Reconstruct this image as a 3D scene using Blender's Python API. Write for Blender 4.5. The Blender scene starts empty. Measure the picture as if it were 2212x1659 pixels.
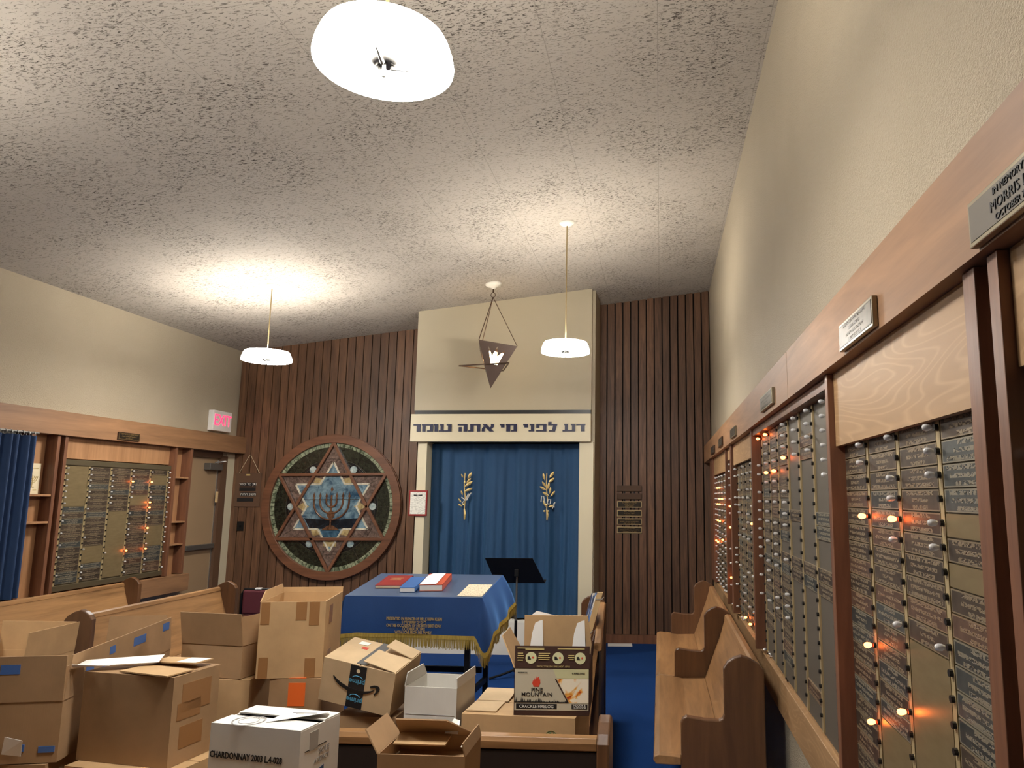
import bpy, bmesh, math, random
from mathutils import Vector, Matrix, Euler

random.seed(7)
S = bpy.context.scene
COL = S.collection
PI = math.pi
rad = math.radians

# ------------------------------------------------------------------ camera
PXF, SHX = 1608.8, 198.24
cam_d = bpy.data.cameras.new('camera')
cam = bpy.data.objects.new('camera', cam_d)
COL.objects.link(cam)
cam_d.sensor_fit = 'HORIZONTAL'
cam_d.sensor_width = 36.0
cam_d.lens = 36.0 * PXF / 2212
cam_d.shift_x = -SHX / 2212
cam_d.clip_start = 0.05
yaw, pitch, roll = 0.0757794, 0.149479, 0.00546383
fw = Vector((-math.sin(yaw)*math.cos(pitch), math.cos(yaw)*math.cos(pitch), math.sin(pitch)))
rt = Vector((math.cos(yaw), math.sin(yaw), 0))
up = rt.cross(fw)
r2 = rt*math.cos(roll) + up*math.sin(roll)
u2 = up*math.cos(roll) - rt*math.sin(roll)
cam.matrix_world = Matrix(((r2.x, u2.x, -fw.x, 0), (r2.y, u2.y, -fw.y, 0), (r2.z, u2.z, -fw.z, 1.70), (0, 0, 0, 1)))
S.camera = cam

# ------------------------------------------------------------------ world, exposure
w = bpy.data.worlds.new('world'); S.world = w; w.use_nodes = True
w.node_tree.nodes['Background'].inputs[0].default_value = (1, 0.9, 0.75, 1)
w.node_tree.nodes['Background'].inputs[1].default_value = 0.05
S.view_settings.view_transform = 'Standard'
S.view_settings.look = 'None'
S.view_settings.exposure = 2.42
S.view_settings.gamma = 1.0
S.view_settings.use_curve_mapping = False
S.cycles.max_bounces = 8
S.cycles.diffuse_bounces = 5
S.cycles.sample_clamp_indirect = 4.0
BULB_W = 10.0          # watts of the bulbs inside a pendant
SHADE_E = 21.0          # glow of a pendant's white shade
WARM = (1.0, 0.92, 0.78)

# ------------------------------------------------------------------ materials
MATS = {}
class NT:
    def __init__(s, name):
        s.m = bpy.data.materials.new(name); s.m.use_nodes = True
        s.t = s.m.node_tree; s.n = s.t.nodes; s.l = s.t.links
        s.b = s.n['Principled BSDF']; MATS[name] = s.m
    def node(s, typ, inp=None, **kw):
        x = s.n.new(typ)
        for k, v in kw.items(): setattr(x, k, v)
        for k, v in (inp or {}).items():
            if isinstance(v, bpy.types.NodeSocket): s.l.new(v, x.inputs[k])
            else: x.inputs[k].default_value = v
        return x
    def set(s, **kw):
        for k, v in kw.items():
            k = k.replace('_', ' ')
            if isinstance(v, bpy.types.NodeSocket): s.l.new(v, s.b.inputs[k])
            else: s.b.inputs[k].default_value = v
    def obj(s, scale=(1, 1, 1), rot=(0, 0, 0), what='Object'):
        c = s.node('ShaderNodeTexCoord')
        return s.node('ShaderNodeMapping', {0: c.outputs[what], 'Scale': scale, 'Rotation': rot}).outputs[0]
    def noise(s, vec, scale=5, detail=4, rough=.55, dist=0):
        return s.node('ShaderNodeTexNoise', {'Vector': vec, 'Scale': scale, 'Detail': detail, 'Roughness': rough, 'Distortion': dist}).outputs[0]
    def ramp(s, fac, stops, interp='LINEAR'):
        r = s.node('ShaderNodeValToRGB', {0: fac}); e = r.color_ramp.elements; r.color_ramp.interpolation = interp
        while len(e) < len(stops): e.new(0.5)
        for i, (p, c) in enumerate(stops):
            e[i].position = p; e[i].color = (c, c, c, 1) if isinstance(c, (int, float)) else (*c, 1)
        return r.outputs[0]
    def mix(s, fac, a, b, blend='MIX'):
        x = s.node('ShaderNodeMix', data_type='RGBA', blend_type=blend)
        for i, v in ((0, fac), (6, a), (7, b)):
            if isinstance(v, bpy.types.NodeSocket): s.l.new(v, x.inputs[i])
            else: x.inputs[i].default_value = v if not isinstance(v, tuple) else (*v, 1)
        return x.outputs[2]
    def math(s, op, a, b=0.0, c=0.0):
        return s.node('ShaderNodeMath', {0: a, 1: b, 2: c}, operation=op).outputs[0]
    def bump(s, h, strength=.3, dist=.01):
        s.set(Normal=s.node('ShaderNodeBump', {'Height': h, 'Strength': strength, 'Distance': dist}).outputs[0])

def srgb(r, g, b):
    f = lambda c: (c/255/12.92) if c/255 <= .04045 else ((c/255+.055)/1.055)**2.4
    return (f(r), f(g), f(b))

def plain(name, col, rough=.6, metal=0, **kw):
    t = NT(name); t.set(Base_Color=(*col, 1), Roughness=rough, Metallic=metal, **kw); return t.m

def wood(name, c1, c2, axis='x', fine=1.0, rough=.45, coat=0.0, island=False):
    t = NT(name)
    sc = {'x': (1.2, 14, 14), 'y': (14, 1.2, 14), 'z': (14, 14, 1.2)}[axis]
    v = t.obj(sc)
    if island:
        g = t.node('ShaderNodeNewGeometry')
        off = t.node('ShaderNodeVectorMath', {0: v, 1: t.node('ShaderNodeVectorMath', {0: g.outputs['Random Per Island'], 3: 40.0}, operation='SCALE').outputs[0]}, operation='ADD')
        v = off.outputs[0]
    a = t.noise(v, 1.0*fine, 5, .6, 1.2)
    b = t.noise(v, 5.0*fine, 3, .6, .3)
    f = t.math('ADD', t.math('MULTIPLY', a, .75), t.math('MULTIPLY', b, .3))
    col = t.ramp(f, [(.34, c1), (.70, c2)])
    if island:
        col = t.mix(1.0, col, t.ramp(g.outputs['Random Per Island'], [(0, .74), (1, 1.2)]), 'MULTIPLY')
    t.set(Base_Color=col, Roughness=rough)
    if coat: t.set(Coat_Weight=coat, Coat_Roughness=.42)
    t.bump(b, .12, .004)
    return t.m

def emit(name, col, strength):
    t = NT(name); t.set(Base_Color=(*col, 1), Emission_Color=(*col, 1), Emission_Strength=strength); return t.m

def cardboard(name, col, worn=.12):
    t = NT(name)
    n = t.noise(t.obj((6, 6, 6)), 1, 5, .6)
    c = t.mix(t.ramp(n, [(.35, 0.0), (.75, 1.0)]), tuple(x*(1-worn) for x in col), tuple(min(1, x*(1+worn)) for x in col))
    t.set(Base_Color=c, Roughness=.75)
    t.set(Specular_IOR_Level=.25)
    wv = t.noise(t.obj((260, 260, 4)), 1, 1)
    t.bump(wv, .08, .002)
    return t.m

def glyphs(name, base, hi, rows=4.0, metal=.3, rough=.45, cols=26.0, strength=.8):
    """a cast plate: rows of small raised marks, read through the plate's own UV"""
    t = NT(name)
    uv = t.node('ShaderNodeTexCoord').outputs['UV']
    sep = t.node('ShaderNodeSeparateXYZ', {0: uv})
    oi = t.node('ShaderNodeObjectInfo').outputs['Random']
    vy = t.math('MULTIPLY', sep.outputs[1], rows)
    fr = t.math('FRACT', vy)
    row = t.math('MULTIPLY', t.math('GREATER_THAN', fr, .22), t.math('LESS_THAN', fr, .80))
    fl = t.math('FLOOR', vy)
    mid = t.math('ABSOLUTE', t.math('SUBTRACT', sep.outputs[0], .5))
    # every row has its own length
    wn = t.node('ShaderNodeTexWhiteNoise', {0: t.node('ShaderNodeCombineXYZ', {0: fl, 1: oi, 2: 0.0}).outputs[0]}, noise_dimensions='3D').outputs[0]
    inside = t.math('LESS_THAN', mid, t.math('MULTIPLY_ADD', wn, .28, .17))
    cv = t.node('ShaderNodeCombineXYZ', {0: t.math('MULTIPLY', sep.outputs[0], cols), 1: t.math('MULTIPLY', sep.outputs[1], rows*2.6), 2: t.math('MULTIPLY', oi, 50.0)})
    ns = t.noise(cv.outputs[0], 1.0, 2, .5)
    mark = t.math('MULTIPLY', t.math('MULTIPLY', row, inside), t.ramp(ns, [(.42, 0.0), (.5, 1.0)]))
    edge = t.math('MAXIMUM', t.math('GREATER_THAN', mid, .485), t.math('GREATER_THAN', t.math('ABSOLUTE', t.math('SUBTRACT', sep.outputs[1], .5)), .44))
    lift = t.math('MAXIMUM', mark, edge)
    vary = t.ramp(oi, [(0, .7), (1, 1.25)])
    grime = t.noise(t.obj((30, 30, 30)), 1, 3)
    b2 = t.mix(1.0, t.mix(1.0, base, vary, 'MULTIPLY'), t.ramp(grime, [(.3, .75), (.7, 1.15)]), 'MULTIPLY')
    t.set(Base_Color=t.mix(lift, b2, hi), Roughness=rough, Metallic=metal)
    t.bump(lift, strength, .004)
    return t.m

# walls
t = NT('stippled_plaster'); v = t.obj((1, 1, 1))
n1 = t.noise(v, 130, 3, .7); n2 = t.noise(v, 2.2, 3)
t.set(Base_Color=t.mix(n2, srgb(182, 168, 143), srgb(195, 181, 157)), Roughness=.62)
t.bump(n1, .8, .016)
t = NT('smooth_plaster'); v = t.obj(); n2 = t.noise(v, 1.6, 4)
t.set(Base_Color=t.mix(n2, srgb(172, 161, 137), srgb(180, 169, 146)), Roughness=.55)
t.bump(t.noise(v, 180, 2), .12, .004)
plain('cream_paint', srgb(208, 198, 170), .5)
plain('white_paint', srgb(225, 221, 210), .6)
# ceiling: fissured mineral fibre tiles
t = NT('fissured_tile'); c = t.node('ShaderNodeTexCoord').outputs['Object']
big = t.noise(c, 1.7, 2)
def fiss(rz, sx, sy, lo):
    mp = t.node('ShaderNodeMapping', {0: c, 'Scale': (sx, sy, 1), 'Rotation': (0, 0, rz)}).outputs[0]
    ns = t.noise(mp, 1, 3, .62, .8)
    return t.ramp(ns, [(lo, 0.0), (lo+.035, 1.0)])
br = t.node('ShaderNodeTexBrick', {'Vector': c, 'Color1': (1, 1, 1, 1), 'Color2': (0, 0, 0, 1), 'Mortar': (0, 0, 0, 1), 'Scale': 1.0, 'Mortar Size': .0022, 'Brick Width': .6, 'Row Height': .6, 'Mortar Smooth': 0.2, 'Bias': 0.0}, offset=0.0)
f1 = fiss(.35, 34, 105, .585); f2 = fiss(1.25, 36, 110, .585); f3 = fiss(-.5, 32, 100, .59)
sel = t.node('ShaderNodeTexChecker', {'Vector': c, 'Color1': (1, 1, 1, 1), 'Color2': (0, 0, 0, 1), 'Scale': 1.667}).outputs[1]
ff = t.math('MAXIMUM', t.math('MULTIPLY', f1, sel), t.math('MULTIPLY', f2, t.math('SUBTRACT', 1.0, sel)))
ff = t.math('MAXIMUM', ff, t.math('MULTIPLY', f3, t.ramp(big, [(.45, 0.0), (.6, .9)])))
dens = t.ramp(big, [(.3, .45), (.62, 1.0)])
dark = t.math('MAXIMUM', t.math('MULTIPLY', ff, dens), t.math('MULTIPLY', br.outputs['Fac'], .28))
t.set(Base_Color=t.mix(dark, srgb(180, 172, 161), srgb(62, 54, 45)), Roughness=.9)
t.bump(t.math('SUBTRACT', 1.0, dark), .6, .01)
# carpet
t = NT('blue_carpet'); v = t.obj(); n = t.noise(v, 220, 2); n2 = t.noise(v, 1.4, 3)
t.set(Base_Color=t.mix(t.math('ADD', t.math('MULTIPLY', n, .6), t.math('MULTIPLY', n2, .4)), srgb(16, 44, 92), srgb(30, 68, 128)), Roughness=1.0, Specular_IOR_Level=.1)
t.bump(n, .6, .01)

wood('plank_wood', srgb(76, 52, 37), srgb(124, 88, 62), 'z', 1.0, .5, island=True)
wood('ring_wood', srgb(92, 58, 40), srgb(130, 86, 60), 'x', .6, .42)
wood('fascia_wood', srgb(124, 90, 62), srgb(164, 122, 86), 'y', .5, .56, .0)
t = NT('panel_wood'); v = t.obj((1.2, .55, 3.2)); n = t.noise(v, 1.6, 2, .45, .4); g = t.noise(t.obj((30, 2, 30)), 1, 3)
ln = t.math('ABSOLUTE', t.math('SUBTRACT', t.math('FRACT', t.math('MULTIPLY', n, 26.0)), .5))
cc = t.mix(g, srgb(148, 115, 78), srgb(170, 134, 94))
t.set(Base_Color=t.mix(t.ramp(ln, [(.30, 0.0), (.5, .34)]), cc, srgb(198, 162, 120)), Roughness=.5)
wood('post_wood', srgb(92, 58, 42), srgb(134, 90, 64), 'z', .6, .42)
wood('shelf_wood', srgb(146, 104, 70), srgb(184, 138, 98), 'z', .5, .45)
wood('pew_oak', srgb(122, 88, 54), srgb(178, 134, 88), 'x', .55, .38, .25)
wood('pew_end', srgb(80, 52, 32), srgb(116, 80, 50), 'z', .5, .36, .3)
wood('slat_pine', srgb(206, 172, 120), srgb(226, 198, 150), 'z', .6, .6)
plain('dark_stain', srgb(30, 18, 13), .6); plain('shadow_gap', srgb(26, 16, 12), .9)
plain('door_paint', srgb(158, 132, 102), .5)
plain('door_frame_brown', srgb(98, 72, 54), .5)
plain('steel_grey', srgb(122, 120, 116), .35, .7)
plain('aluminium', srgb(190, 190, 188), .3, .9)
plain('bright_chrome', (.9, .9, .9), .12, 1.0)
plain('black_plastic', srgb(18, 17, 17), .4)
plain('black_metal', srgb(20, 20, 22), .45, .4)
plain('dark_bronze', srgb(78, 60, 48), .45, .75)
plain('bronze_sheet', srgb(78, 60, 50), .45, .4)
plain('board_bronze', srgb(94, 84, 64), .42, .3)
plain('board_grey', srgb(100, 92, 81), .5, .25)
plain('rail_brass', srgb(190, 170, 128), .38, .4)
t = NT('blank_brass'); n = t.noise(t.obj((10, 10, 40)), 1, 3)
t.set(Base_Color=t.mix(n, srgb(118, 101, 70), srgb(150, 132, 98)), Roughness=.36, Metallic=.35)
glyphs('plate_brown', srgb(76, 64, 53), srgb(134, 118, 94), 3.0)
glyphs('plate_slate', srgb(70, 72, 69), srgb(134, 126, 108), 3.0)
glyphs('plate_rust', srgb(92, 70, 57), srgb(142, 118, 92), 3.0)
glyphs('plaque_face', srgb(102, 94, 80), srgb(58, 50, 40), 4.0, .6, .4, 22)
glyphs('plaque_dark', srgb(46, 38, 28), srgb(120, 98, 62), 3.0, .5, .45, 30)
plain('plaque_rim', srgb(150, 140, 118), .35, .7)
t = NT('clear_bulb'); t.set(Base_Color=(.85, .85, .85, 1), Roughness=.04, Metallic=.0, Specular_IOR_Level=1.0, Coat_Weight=1.0, Alpha=.72)
emit('lit_bulb', (1.0, .19, .03), 4.0)
plain('paper_white', srgb(238, 236, 232), .7)
plain('paper_cream', srgb(226, 212, 178), .7)
plain('paper_grey', srgb(170, 164, 156), .8)
t = NT('printed_paper'); v = t.obj((1, 60, 60)); n = t.noise(t.obj((90, 90, 90)), 1, 2)
t.set(Base_Color=t.mix(t.ramp(n, [(.52, 0.0), (.58, .55)]), srgb(214, 200, 172), srgb(120, 108, 92)), Roughness=.7)
t = NT('certificate_print'); n = t.noise(t.obj((60, 60, 130)), 1, 2)
t.set(Base_Color=t.mix(t.ramp(n, [(.5, 0.0), (.58, .5)]), srgb(226, 224, 214), srgb(150, 150, 140)), Roughness=.6)
plain('red_frame', srgb(140, 36, 34), .4)
plain('ink_blue', srgb(14, 16, 56), .4)
plain('ink_black', srgb(24, 22, 22), .6)
plain('ink_white', srgb(230, 228, 220), .6)
plain('gold_thread', srgb(198, 170, 110), .5, .2)
plain('silver_thread', srgb(206, 204, 196), .4, .3)
plain('gold_applique', srgb(222, 196, 132), .35, .45)
t = NT('gold_fringe'); n = t.noise(t.obj((120, 120, 8)), 1, 2)
t.set(Base_Color=t.mix(n, srgb(128, 104, 40), srgb(206, 178, 84)), Roughness=.45, Metallic=.25)
def velvet(name, a, b, sheen, tint):
    t = NT(name); n = t.noise(t.obj((3, 3, 1)), 1, 4); m = t.noise(t.obj(), 260, 2)
    t.set(Base_Color=t.mix(t.math('ADD', t.math('MULTIPLY', n, .7), t.math('MULTIPLY', m, .3)), a, b), Roughness=.75, Sheen_Weight=sheen, Sheen_Roughness=.35, Sheen_Tint=(*tint, 1))
    t.bump(m, .15, .003)
velvet('ark_velvet', srgb(16, 50, 84), srgb(30, 76, 114), .8, srgb(120, 170, 205))
velvet('table_velvet', srgb(14, 52, 106), srgb(26, 76, 140), 1.0, srgb(110, 165, 235))
velvet('drape_blue', srgb(20, 42, 76), srgb(34, 66, 108), .5, srgb(120, 160, 220))
velvet('maroon_vinyl', srgb(62, 14, 24), srgb(92, 24, 36), .1, srgb(160, 80, 90))
velvet('navy_cloth', srgb(18, 26, 58), srgb(34, 44, 84), .2, srgb(120, 130, 170))
t = NT('clear_plastic')
tr = t.node('ShaderNodeBsdfTransparent', {0: (.93, .95, .98, 1)}); gl = t.node('ShaderNodeBsdfGlossy', {0: (.72, .86, 1, 1), 'Roughness': .34})
mx = t.node('ShaderNodeMixShader', {0: .28, 1: tr.outputs[0], 2: gl.outputs[0]})
t.l.new(mx.outputs[0], t.n['Material Output'].inputs[0])
cardboard('card_tan', srgb(190, 156, 114))
cardboard('card_brown', srgb(162, 130, 96))
cardboard('card_pale', srgb(204, 178, 142))
cardboard('card_white', srgb(226, 222, 214), .04)
cardboard('card_greywhite', srgb(206, 203, 196), .05)
cardboard('card_dark', srgb(66, 44, 36))
plain('tape_brown', srgb(150, 108, 68), .3)
plain('tape_black', srgb(34, 36, 40), .3)
plain('tape_grey', srgb(92, 94, 96), .35)
plain('tape_blue', srgb(70, 106, 168), .5)
plain('orange_label', srgb(232, 106, 40), .5)
plain('print_cyan', srgb(84, 160, 196), .5)
plain('print_red', srgb(214, 72, 48), .5)
plain('print_pale_green', srgb(206, 204, 160), .5)
plain('print_green', srgb(80, 104, 66), .6)
plain('print_blue', srgb(44, 76, 116), .5)
plain('print_beige', srgb(198, 190, 168), .5)
plain('print_grey', srgb(150, 148, 146), .6)
plain('print_brown', srgb(58, 34, 28), .5)
plain('print_gold', srgb(196, 176, 116), .5)
t = NT('flame_photo'); n = t.noise(t.obj((11, 11, 6)), 1, 4, .6, 1.5)
t.set(Base_Color=t.ramp(n, [(.44, srgb(52, 16, 12)), (.48, srgb(196, 74, 24)), (.53, srgb(240, 180, 80)), (.58, srgb(246, 236, 214))]), Roughness=.45)
t = NT('canvas_paint'); n = t.noise(t.obj((7, 7, 7)), 1, 3, .5, 1)
t.set(Base_Color=t.ramp(n, [(.36, srgb(24, 32, 66)), (.5, srgb(90, 124, 176)), (.56, srgb(228, 216, 184)), (.66, srgb(168, 124, 88))], 'CONSTANT'), Roughness=.6)
def glass(name, a, b, sc=14, rough=.15):
    t = NT(name); n = t.noise(t.obj((sc, sc, sc)), 1, 4, .6, .8)
    t.set(Base_Color=t.ramp(n, [(.34, a), (.66, b)]), Roughness=rough, Specular_IOR_Level=.6); t.bump(n, .25, .006)
glass('glass_olive', srgb(22, 24, 18), srgb(50, 52, 40), 30)
glass('glass_black', srgb(12, 14, 16), srgb(28, 30, 34), 20)
glass('glass_rim', srgb(52, 66, 46), srgb(172, 180, 150), 16)
glass('glass_blue', srgb(42, 70, 92), srgb(132, 158, 168), 9)
glass('glass_deep', srgb(34, 62, 84), srgb(78, 112, 132), 12)
glass('glass_navy', srgb(16, 20, 26), srgb(34, 40, 48), 12)
glass('glass_mauve', srgb(78, 64, 58), srgb(128, 108, 98), 26)
glass('glass_amber', srgb(140, 118, 78), srgb(196, 176, 128), 12)
glass('glass_pearl', srgb(120, 142, 148), srgb(206, 214, 206), 12)
glass('glass_cream', srgb(176, 170, 150), srgb(222, 216, 196), 18)
glass('glass_umber', srgb(74, 48, 34), srgb(122, 84, 58), 18)
plain('lead', srgb(70, 64, 52), .5, .4)
t = NT('shade_glow'); t.set(Base_Color=(.9, .9, .88, 1), Emission_Color=(1, .965, .90, 1), Emission_Strength=SHADE_E)
t = NT('shade_lining'); t.set(Base_Color=(.86, .85, .82, 1), Roughness=.6, Emission_Color=(1, .95, .86, 1), Emission_Strength=1.5)
emit('exit_red', (1.0, .03, .10), .45)
emit('eternal_glow', (1.0, .72, .36), 3.0)
plain('night_glass', srgb(30, 36, 44), .08)
plain('lens_white', srgb(232, 230, 226), .5)
M = MATS

# ------------------------------------------------------------------ mesh helpers
class MB:
    def __init__(s, T=None): s.v = []; s.f = []; s.T = T or Matrix(); s.uv = {}
    def add(s, vs, fs):
        b = len(s.v); s.v += [s.T @ Vector(p) for p in vs]; s.f += [tuple(i+b for i in f) for f in fs]; return s
    def box(s, a, b):
        x0, y0, z0 = a; x1, y1, z1 = b
        return s.add([(x0,y0,z0),(x1,y0,z0),(x1,y1,z0),(x0,y1,z0),(x0,y0,z1),(x1,y0,z1),(x1,y1,z1),(x0,y1,z1)],
                     [(0,3,2,1),(4,5,6,7),(0,1,5,4),(1,2,6,5),(2,3,7,6),(3,0,4,7)])
    def hexa(s, p): return s.add(p, [(0,3,2,1),(4,5,6,7),(0,1,5,4),(1,2,6,5),(2,3,7,6),(3,0,4,7)])
    def prism(s, poly, d0, d1, plane='xz'):
        """polygon in a plane, extruded along the remaining axis from d0 to d1"""
        def P(a, b, d): return {'xz': (a, d, b), 'yz': (d, a, b), 'xy': (a, b, d)}[plane]
        n = len(poly)
        vs = [P(a, b, d0) for a, b in poly] + [P(a, b, d1) for a, b in poly]
        fs = [tuple(range(n)), tuple(range(2*n-1, n-1, -1))] + [(i, i+n, (i+1) % n+n, (i+1) % n) for i in range(n)]
        return s.add(vs, fs)
    def tube(s, pts, r, n=8, cap=True):
        pts = [Vector(p) for p in pts]; rs = r if isinstance(r, (list, tuple)) else [r]*len(pts)
        vs = []; fs = []
        ref = None
        for i, p in enumerate(pts):
            d = (pts[min(i+1, len(pts)-1)]-pts[max(i-1, 0)]).normalized()
            if ref is None: ref = Vector((0, 0, 1)) if abs(d.z) < .9 else Vector((1, 0, 0))
            a = d.cross(ref).normalized(); b = a.cross(d).normalized(); ref = b
            for k in range(n):
                q = 2*PI*k/n; vs.append(p + (a*math.cos(q)+b*math.sin(q))*rs[i])
        for i in range(len(pts)-1):
            for k in range(n):
                fs.append((i*n+k, i*n+(k+1) % n, (i+1)*n+(k+1) % n, (i+1)*n+k))
        if cap: fs += [tuple(range(n-1, -1, -1)), tuple(range((len(pts)-1)*n, len(pts)*n))]
        return s.add(vs, fs)
    def lathe(s, prof, c=(0, 0, 0), n=32, axis='z', close=False):
        vs = []; fs = []
        for r, h in prof:
            for k in range(n):
                q = 2*PI*k/n; a, b = r*math.cos(q), r*math.sin(q)
                vs.append({'z': (c[0]+a, c[1]+b, c[2]+h), 'y': (c[0]+a, c[1]+h, c[2]+b), 'x': (c[0]+h, c[1]+a, c[2]+b)}[axis])
        m = len(prof)
        for i in range(m if close else m-1):
            j = (i+1) % m
            for k in range(n): fs.append((i*n+k, i*n+(k+1) % n, j*n+(k+1) % n, j*n+k))
        return s.add(vs, fs)
    def grid(s, fn, nu, nv):
        vs = [fn(i/nu, j/nv) for j in range(nv+1) for i in range(nu+1)]
        fs = [(j*(nu+1)+i, j*(nu+1)+i+1, (j+1)*(nu+1)+i+1, (j+1)*(nu+1)+i) for j in range(nv) for i in range(nu)]
        return s.add(vs, fs)
    def ball(s, c, r, n=8, sz=1.0):
        prof = [(max(1e-4, r*math.sin(PI*i/n)), -r*sz*math.cos(PI*i/n)) for i in range(n+1)]
        return s.lathe(prof, c, n+2)
    def mesh(s, name, mat, smooth=False, uvfront=False):
        me = bpy.data.meshes.new(name); me.from_pydata([tuple(p) for p in s.v], [], s.f)
        bm = bmesh.new(); bm.from_mesh(me); bmesh.ops.recalc_face_normals(bm, faces=bm.faces); bm.to_mesh(me); bm.free()
        if smooth:
            for p in me.polygons: p.use_smooth = True
        if uvfront:                                    # front face (-y) spans 0..1
            xs = [p.co.x for p in me.vertices]; zs = [p.co.z for p in me.vertices]
            x0, x1, z0, z1 = min(xs), max(xs), min(zs), max(zs)
            uv = me.uv_layers.new(name='UVMap')
            for l in me.loops:
                p = me.vertices[l.vertex_index].co; uv.data[l.index].uv = ((p.x-x0)/(x1-x0), (p.z-z0)/(z1-z0))
        if mat: me.materials.append(M[mat])
        return me
    def obj(s, name, mat, parent=None, smooth=False, bevel=0, uvfront=False, solid=0, sub=0):
        return link(name, s.mesh(name, mat, smooth, uvfront), parent, bevel, solid, sub)

def link(name, me, parent=None, bevel=0, solid=0, sub=0):
    o = bpy.data.objects.new(name, me); COL.objects.link(o)
    if parent: o.parent = parent
    if solid: md = o.modifiers.new('t', 'SOLIDIFY'); md.thickness = solid; md.offset = 0
    if bevel: md = o.modifiers.new('b', 'BEVEL'); md.width = bevel; md.segments = 2; md.limit_method = 'ANGLE'; md.angle_limit = rad(40)
    if sub: md = o.modifiers.new('s', 'SUBSURF'); md.levels = sub; md.render_levels = sub
    return o

def thing(name, label, cat, loc=(0, 0, 0), rz=0, group=None, rot=None):
    o = bpy.data.objects.new(name, None); COL.objects.link(o); o.location = loc
    o.rotation_euler = rot or (0, 0, rz); o.empty_display_size = .1
    return tag(o, label, cat, group)
def tag(o, label, cat, group=None):
    o['label'] = label; o['category'] = cat
    if group: o['group'] = group
    return o
def struct(name, mb, mat, parent=None, **kw):
    o = mb.obj(name, mat, parent, **kw); o['kind'] = 'structure'; return o
def lab(o, label): o['label'] = label; return o

_font = None
def text_mb(body, size, T, ext=.001, sx=1.0, align='CENTER', bold=0.0):
    """flat lettering as mesh, lying in local xz facing -y"""
    cu = bpy.data.curves.new('lettering', 'FONT'); cu.body = body; cu.size = size; cu.align_x = align; cu.align_y = 'CENTER'
    cu.extrude = ext; cu.offset = bold*size; cu.resolution_u = 2
    o = bpy.data.objects.new('lettering', cu); COL.objects.link(o)
    dg = bpy.context.evaluated_depsgraph_get()
    me = bpy.data.meshes.new_from_object(o.evaluated_get(dg))
    mb = MB(T @ Matrix.Rotation(rad(90), 4, 'X') @ Matrix.Diagonal((sx, 1, 1, 1)))
    mb.add([tuple(v.co) for v in me.vertices], [tuple(p.vertices) for p in me.polygons])
    bpy.data.objects.remove(o); bpy.data.meshes.remove(me); bpy.data.curves.remove(cu)
    return mb
def Tr(x, y, z): return Matrix.Translation((x, y, z))

# ------------------------------------------------------------------ room
XL, XR, YB, YF = -5.365, 0.62, 9.09, -3.6
def ceil(x): return 3.52 + (x + 5.365) * 0.119
struct('floor', MB().box((XL-.1, YF-.1, -.1), (XR+.1, YB+.1, 0)), 'blue_carpet')
c0, c1 = ceil(XL-.1), ceil(XR+.1)
struct('ceiling', MB().hexa([(XL-.1, YF-.1, c0), (XR+.1, YF-.1, c1), (XR+.1, YB+.1, c1), (XL-.1, YB+.1, c0),
                             (XL-.1, YF-.1, c0+.1), (XR+.1, YF-.1, c1+.1), (XR+.1, YB+.1, c1+.1), (XL-.1, YB+.1, c0+.1)]), 'fissured_tile')
struct('wall_right', MB().box((XR, YF, 0), (XR+.1, YB, ceil(XR))), 'stippled_plaster')
# left wall with the opening of the door
wl = MB()
DY0, DY1, DZ = 8.20, 8.80, 2.16
wl.box((XL-.1, YF, 0), (XL, DY0, ceil(XL))); wl.box((XL-.1, DY0, DZ), (XL, YB, ceil(XL))); wl.box((XL-.1, DY1, 0), (XL, YB, DZ))
struct('wall_left', wl, 'stippled_plaster')
def gable(x0, x1, y0, y1, z0=0): return [(x0, y0, z0), (x1, y0, z0), (x1, y1, z0), (x0, y1, z0), (x0, y0, ceil(x0)), (x1, y0, ceil(x1)), (x1, y1, ceil(x1)), (x0, y1, ceil(x0))]
struct('wall_near', MB().hexa(gable(XL, XR, YF-.1, YF)), 'smooth_plaster')
struct('wall_back', MB().hexa(gable(XL, XR, YB, YB+.1)), 'shadow_gap')
def planks(x0, x1, pitch, z0, gap):
    mb = MB(); n = int(round((x1-x0)/pitch)); p = (x1-x0)/n
    for i in range(n):
        a, b = x0+i*p+gap/2, x0+(i+1)*p-gap/2
        mb.hexa(gable(a, b, YB-.028, YB-.002, z0))
    return mb
pl = struct('trim_1', planks(XL+.002, -2.79, .1075, .0, .011), 'plank_wood'); pl['label'] = 'vertical walnut planks on the back wall left of the curtain alcove'
pr = struct('trim_2', planks(-.745, XR-.004, .098, .10, .016), 'plank_wood'); pr['label'] = 'vertical walnut planks on the back wall right of the curtain alcove'
struct('baseboard_back', MB().box((-.745, YB-.04, 0), (XR-.004, YB-.003, .098)), 'post_wood')

# curtain alcove: boxed front, columns, riser
AY = 8.30
ax0, ax1 = -2.805, -.77
a = MB(); a.hexa(gable(ax0, ax1, AY, AY+.08, 2.66))
a.hexa([(ax1-.05, AY+.08, 0), (-.735, AY+.08, 0), (-.735, YB-.03, 0), (ax1-.05, YB-.03, 0), (ax1-.05, AY+.08, ceil(ax1-.05)), (-.735, AY+.08, ceil(-.735)), (-.735, YB-.03, ceil(-.735)), (ax1-.05, YB-.03, ceil(ax1-.05))])
a.hexa([(-2.80, AY+.3, 0), (-2.74, AY+.3, 0), (-2.74, YB-.03, 0), (-2.80, YB-.03, 0), (-2.80, AY+.08, ceil(-2.8)), (-2.74, AY+.08, ceil(-2.74)), (-2.74, YB-.03, ceil(-2.74)), (-2.80, YB-.03, ceil(-2.8))])
struct('wall_alcove', a, 'smooth_plaster')
struct('trim_3', MB().box((ax0+.012, AY-.006, 2.612), (ax1-.006, AY+.07, 2.66)), 'black_plastic')
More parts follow.
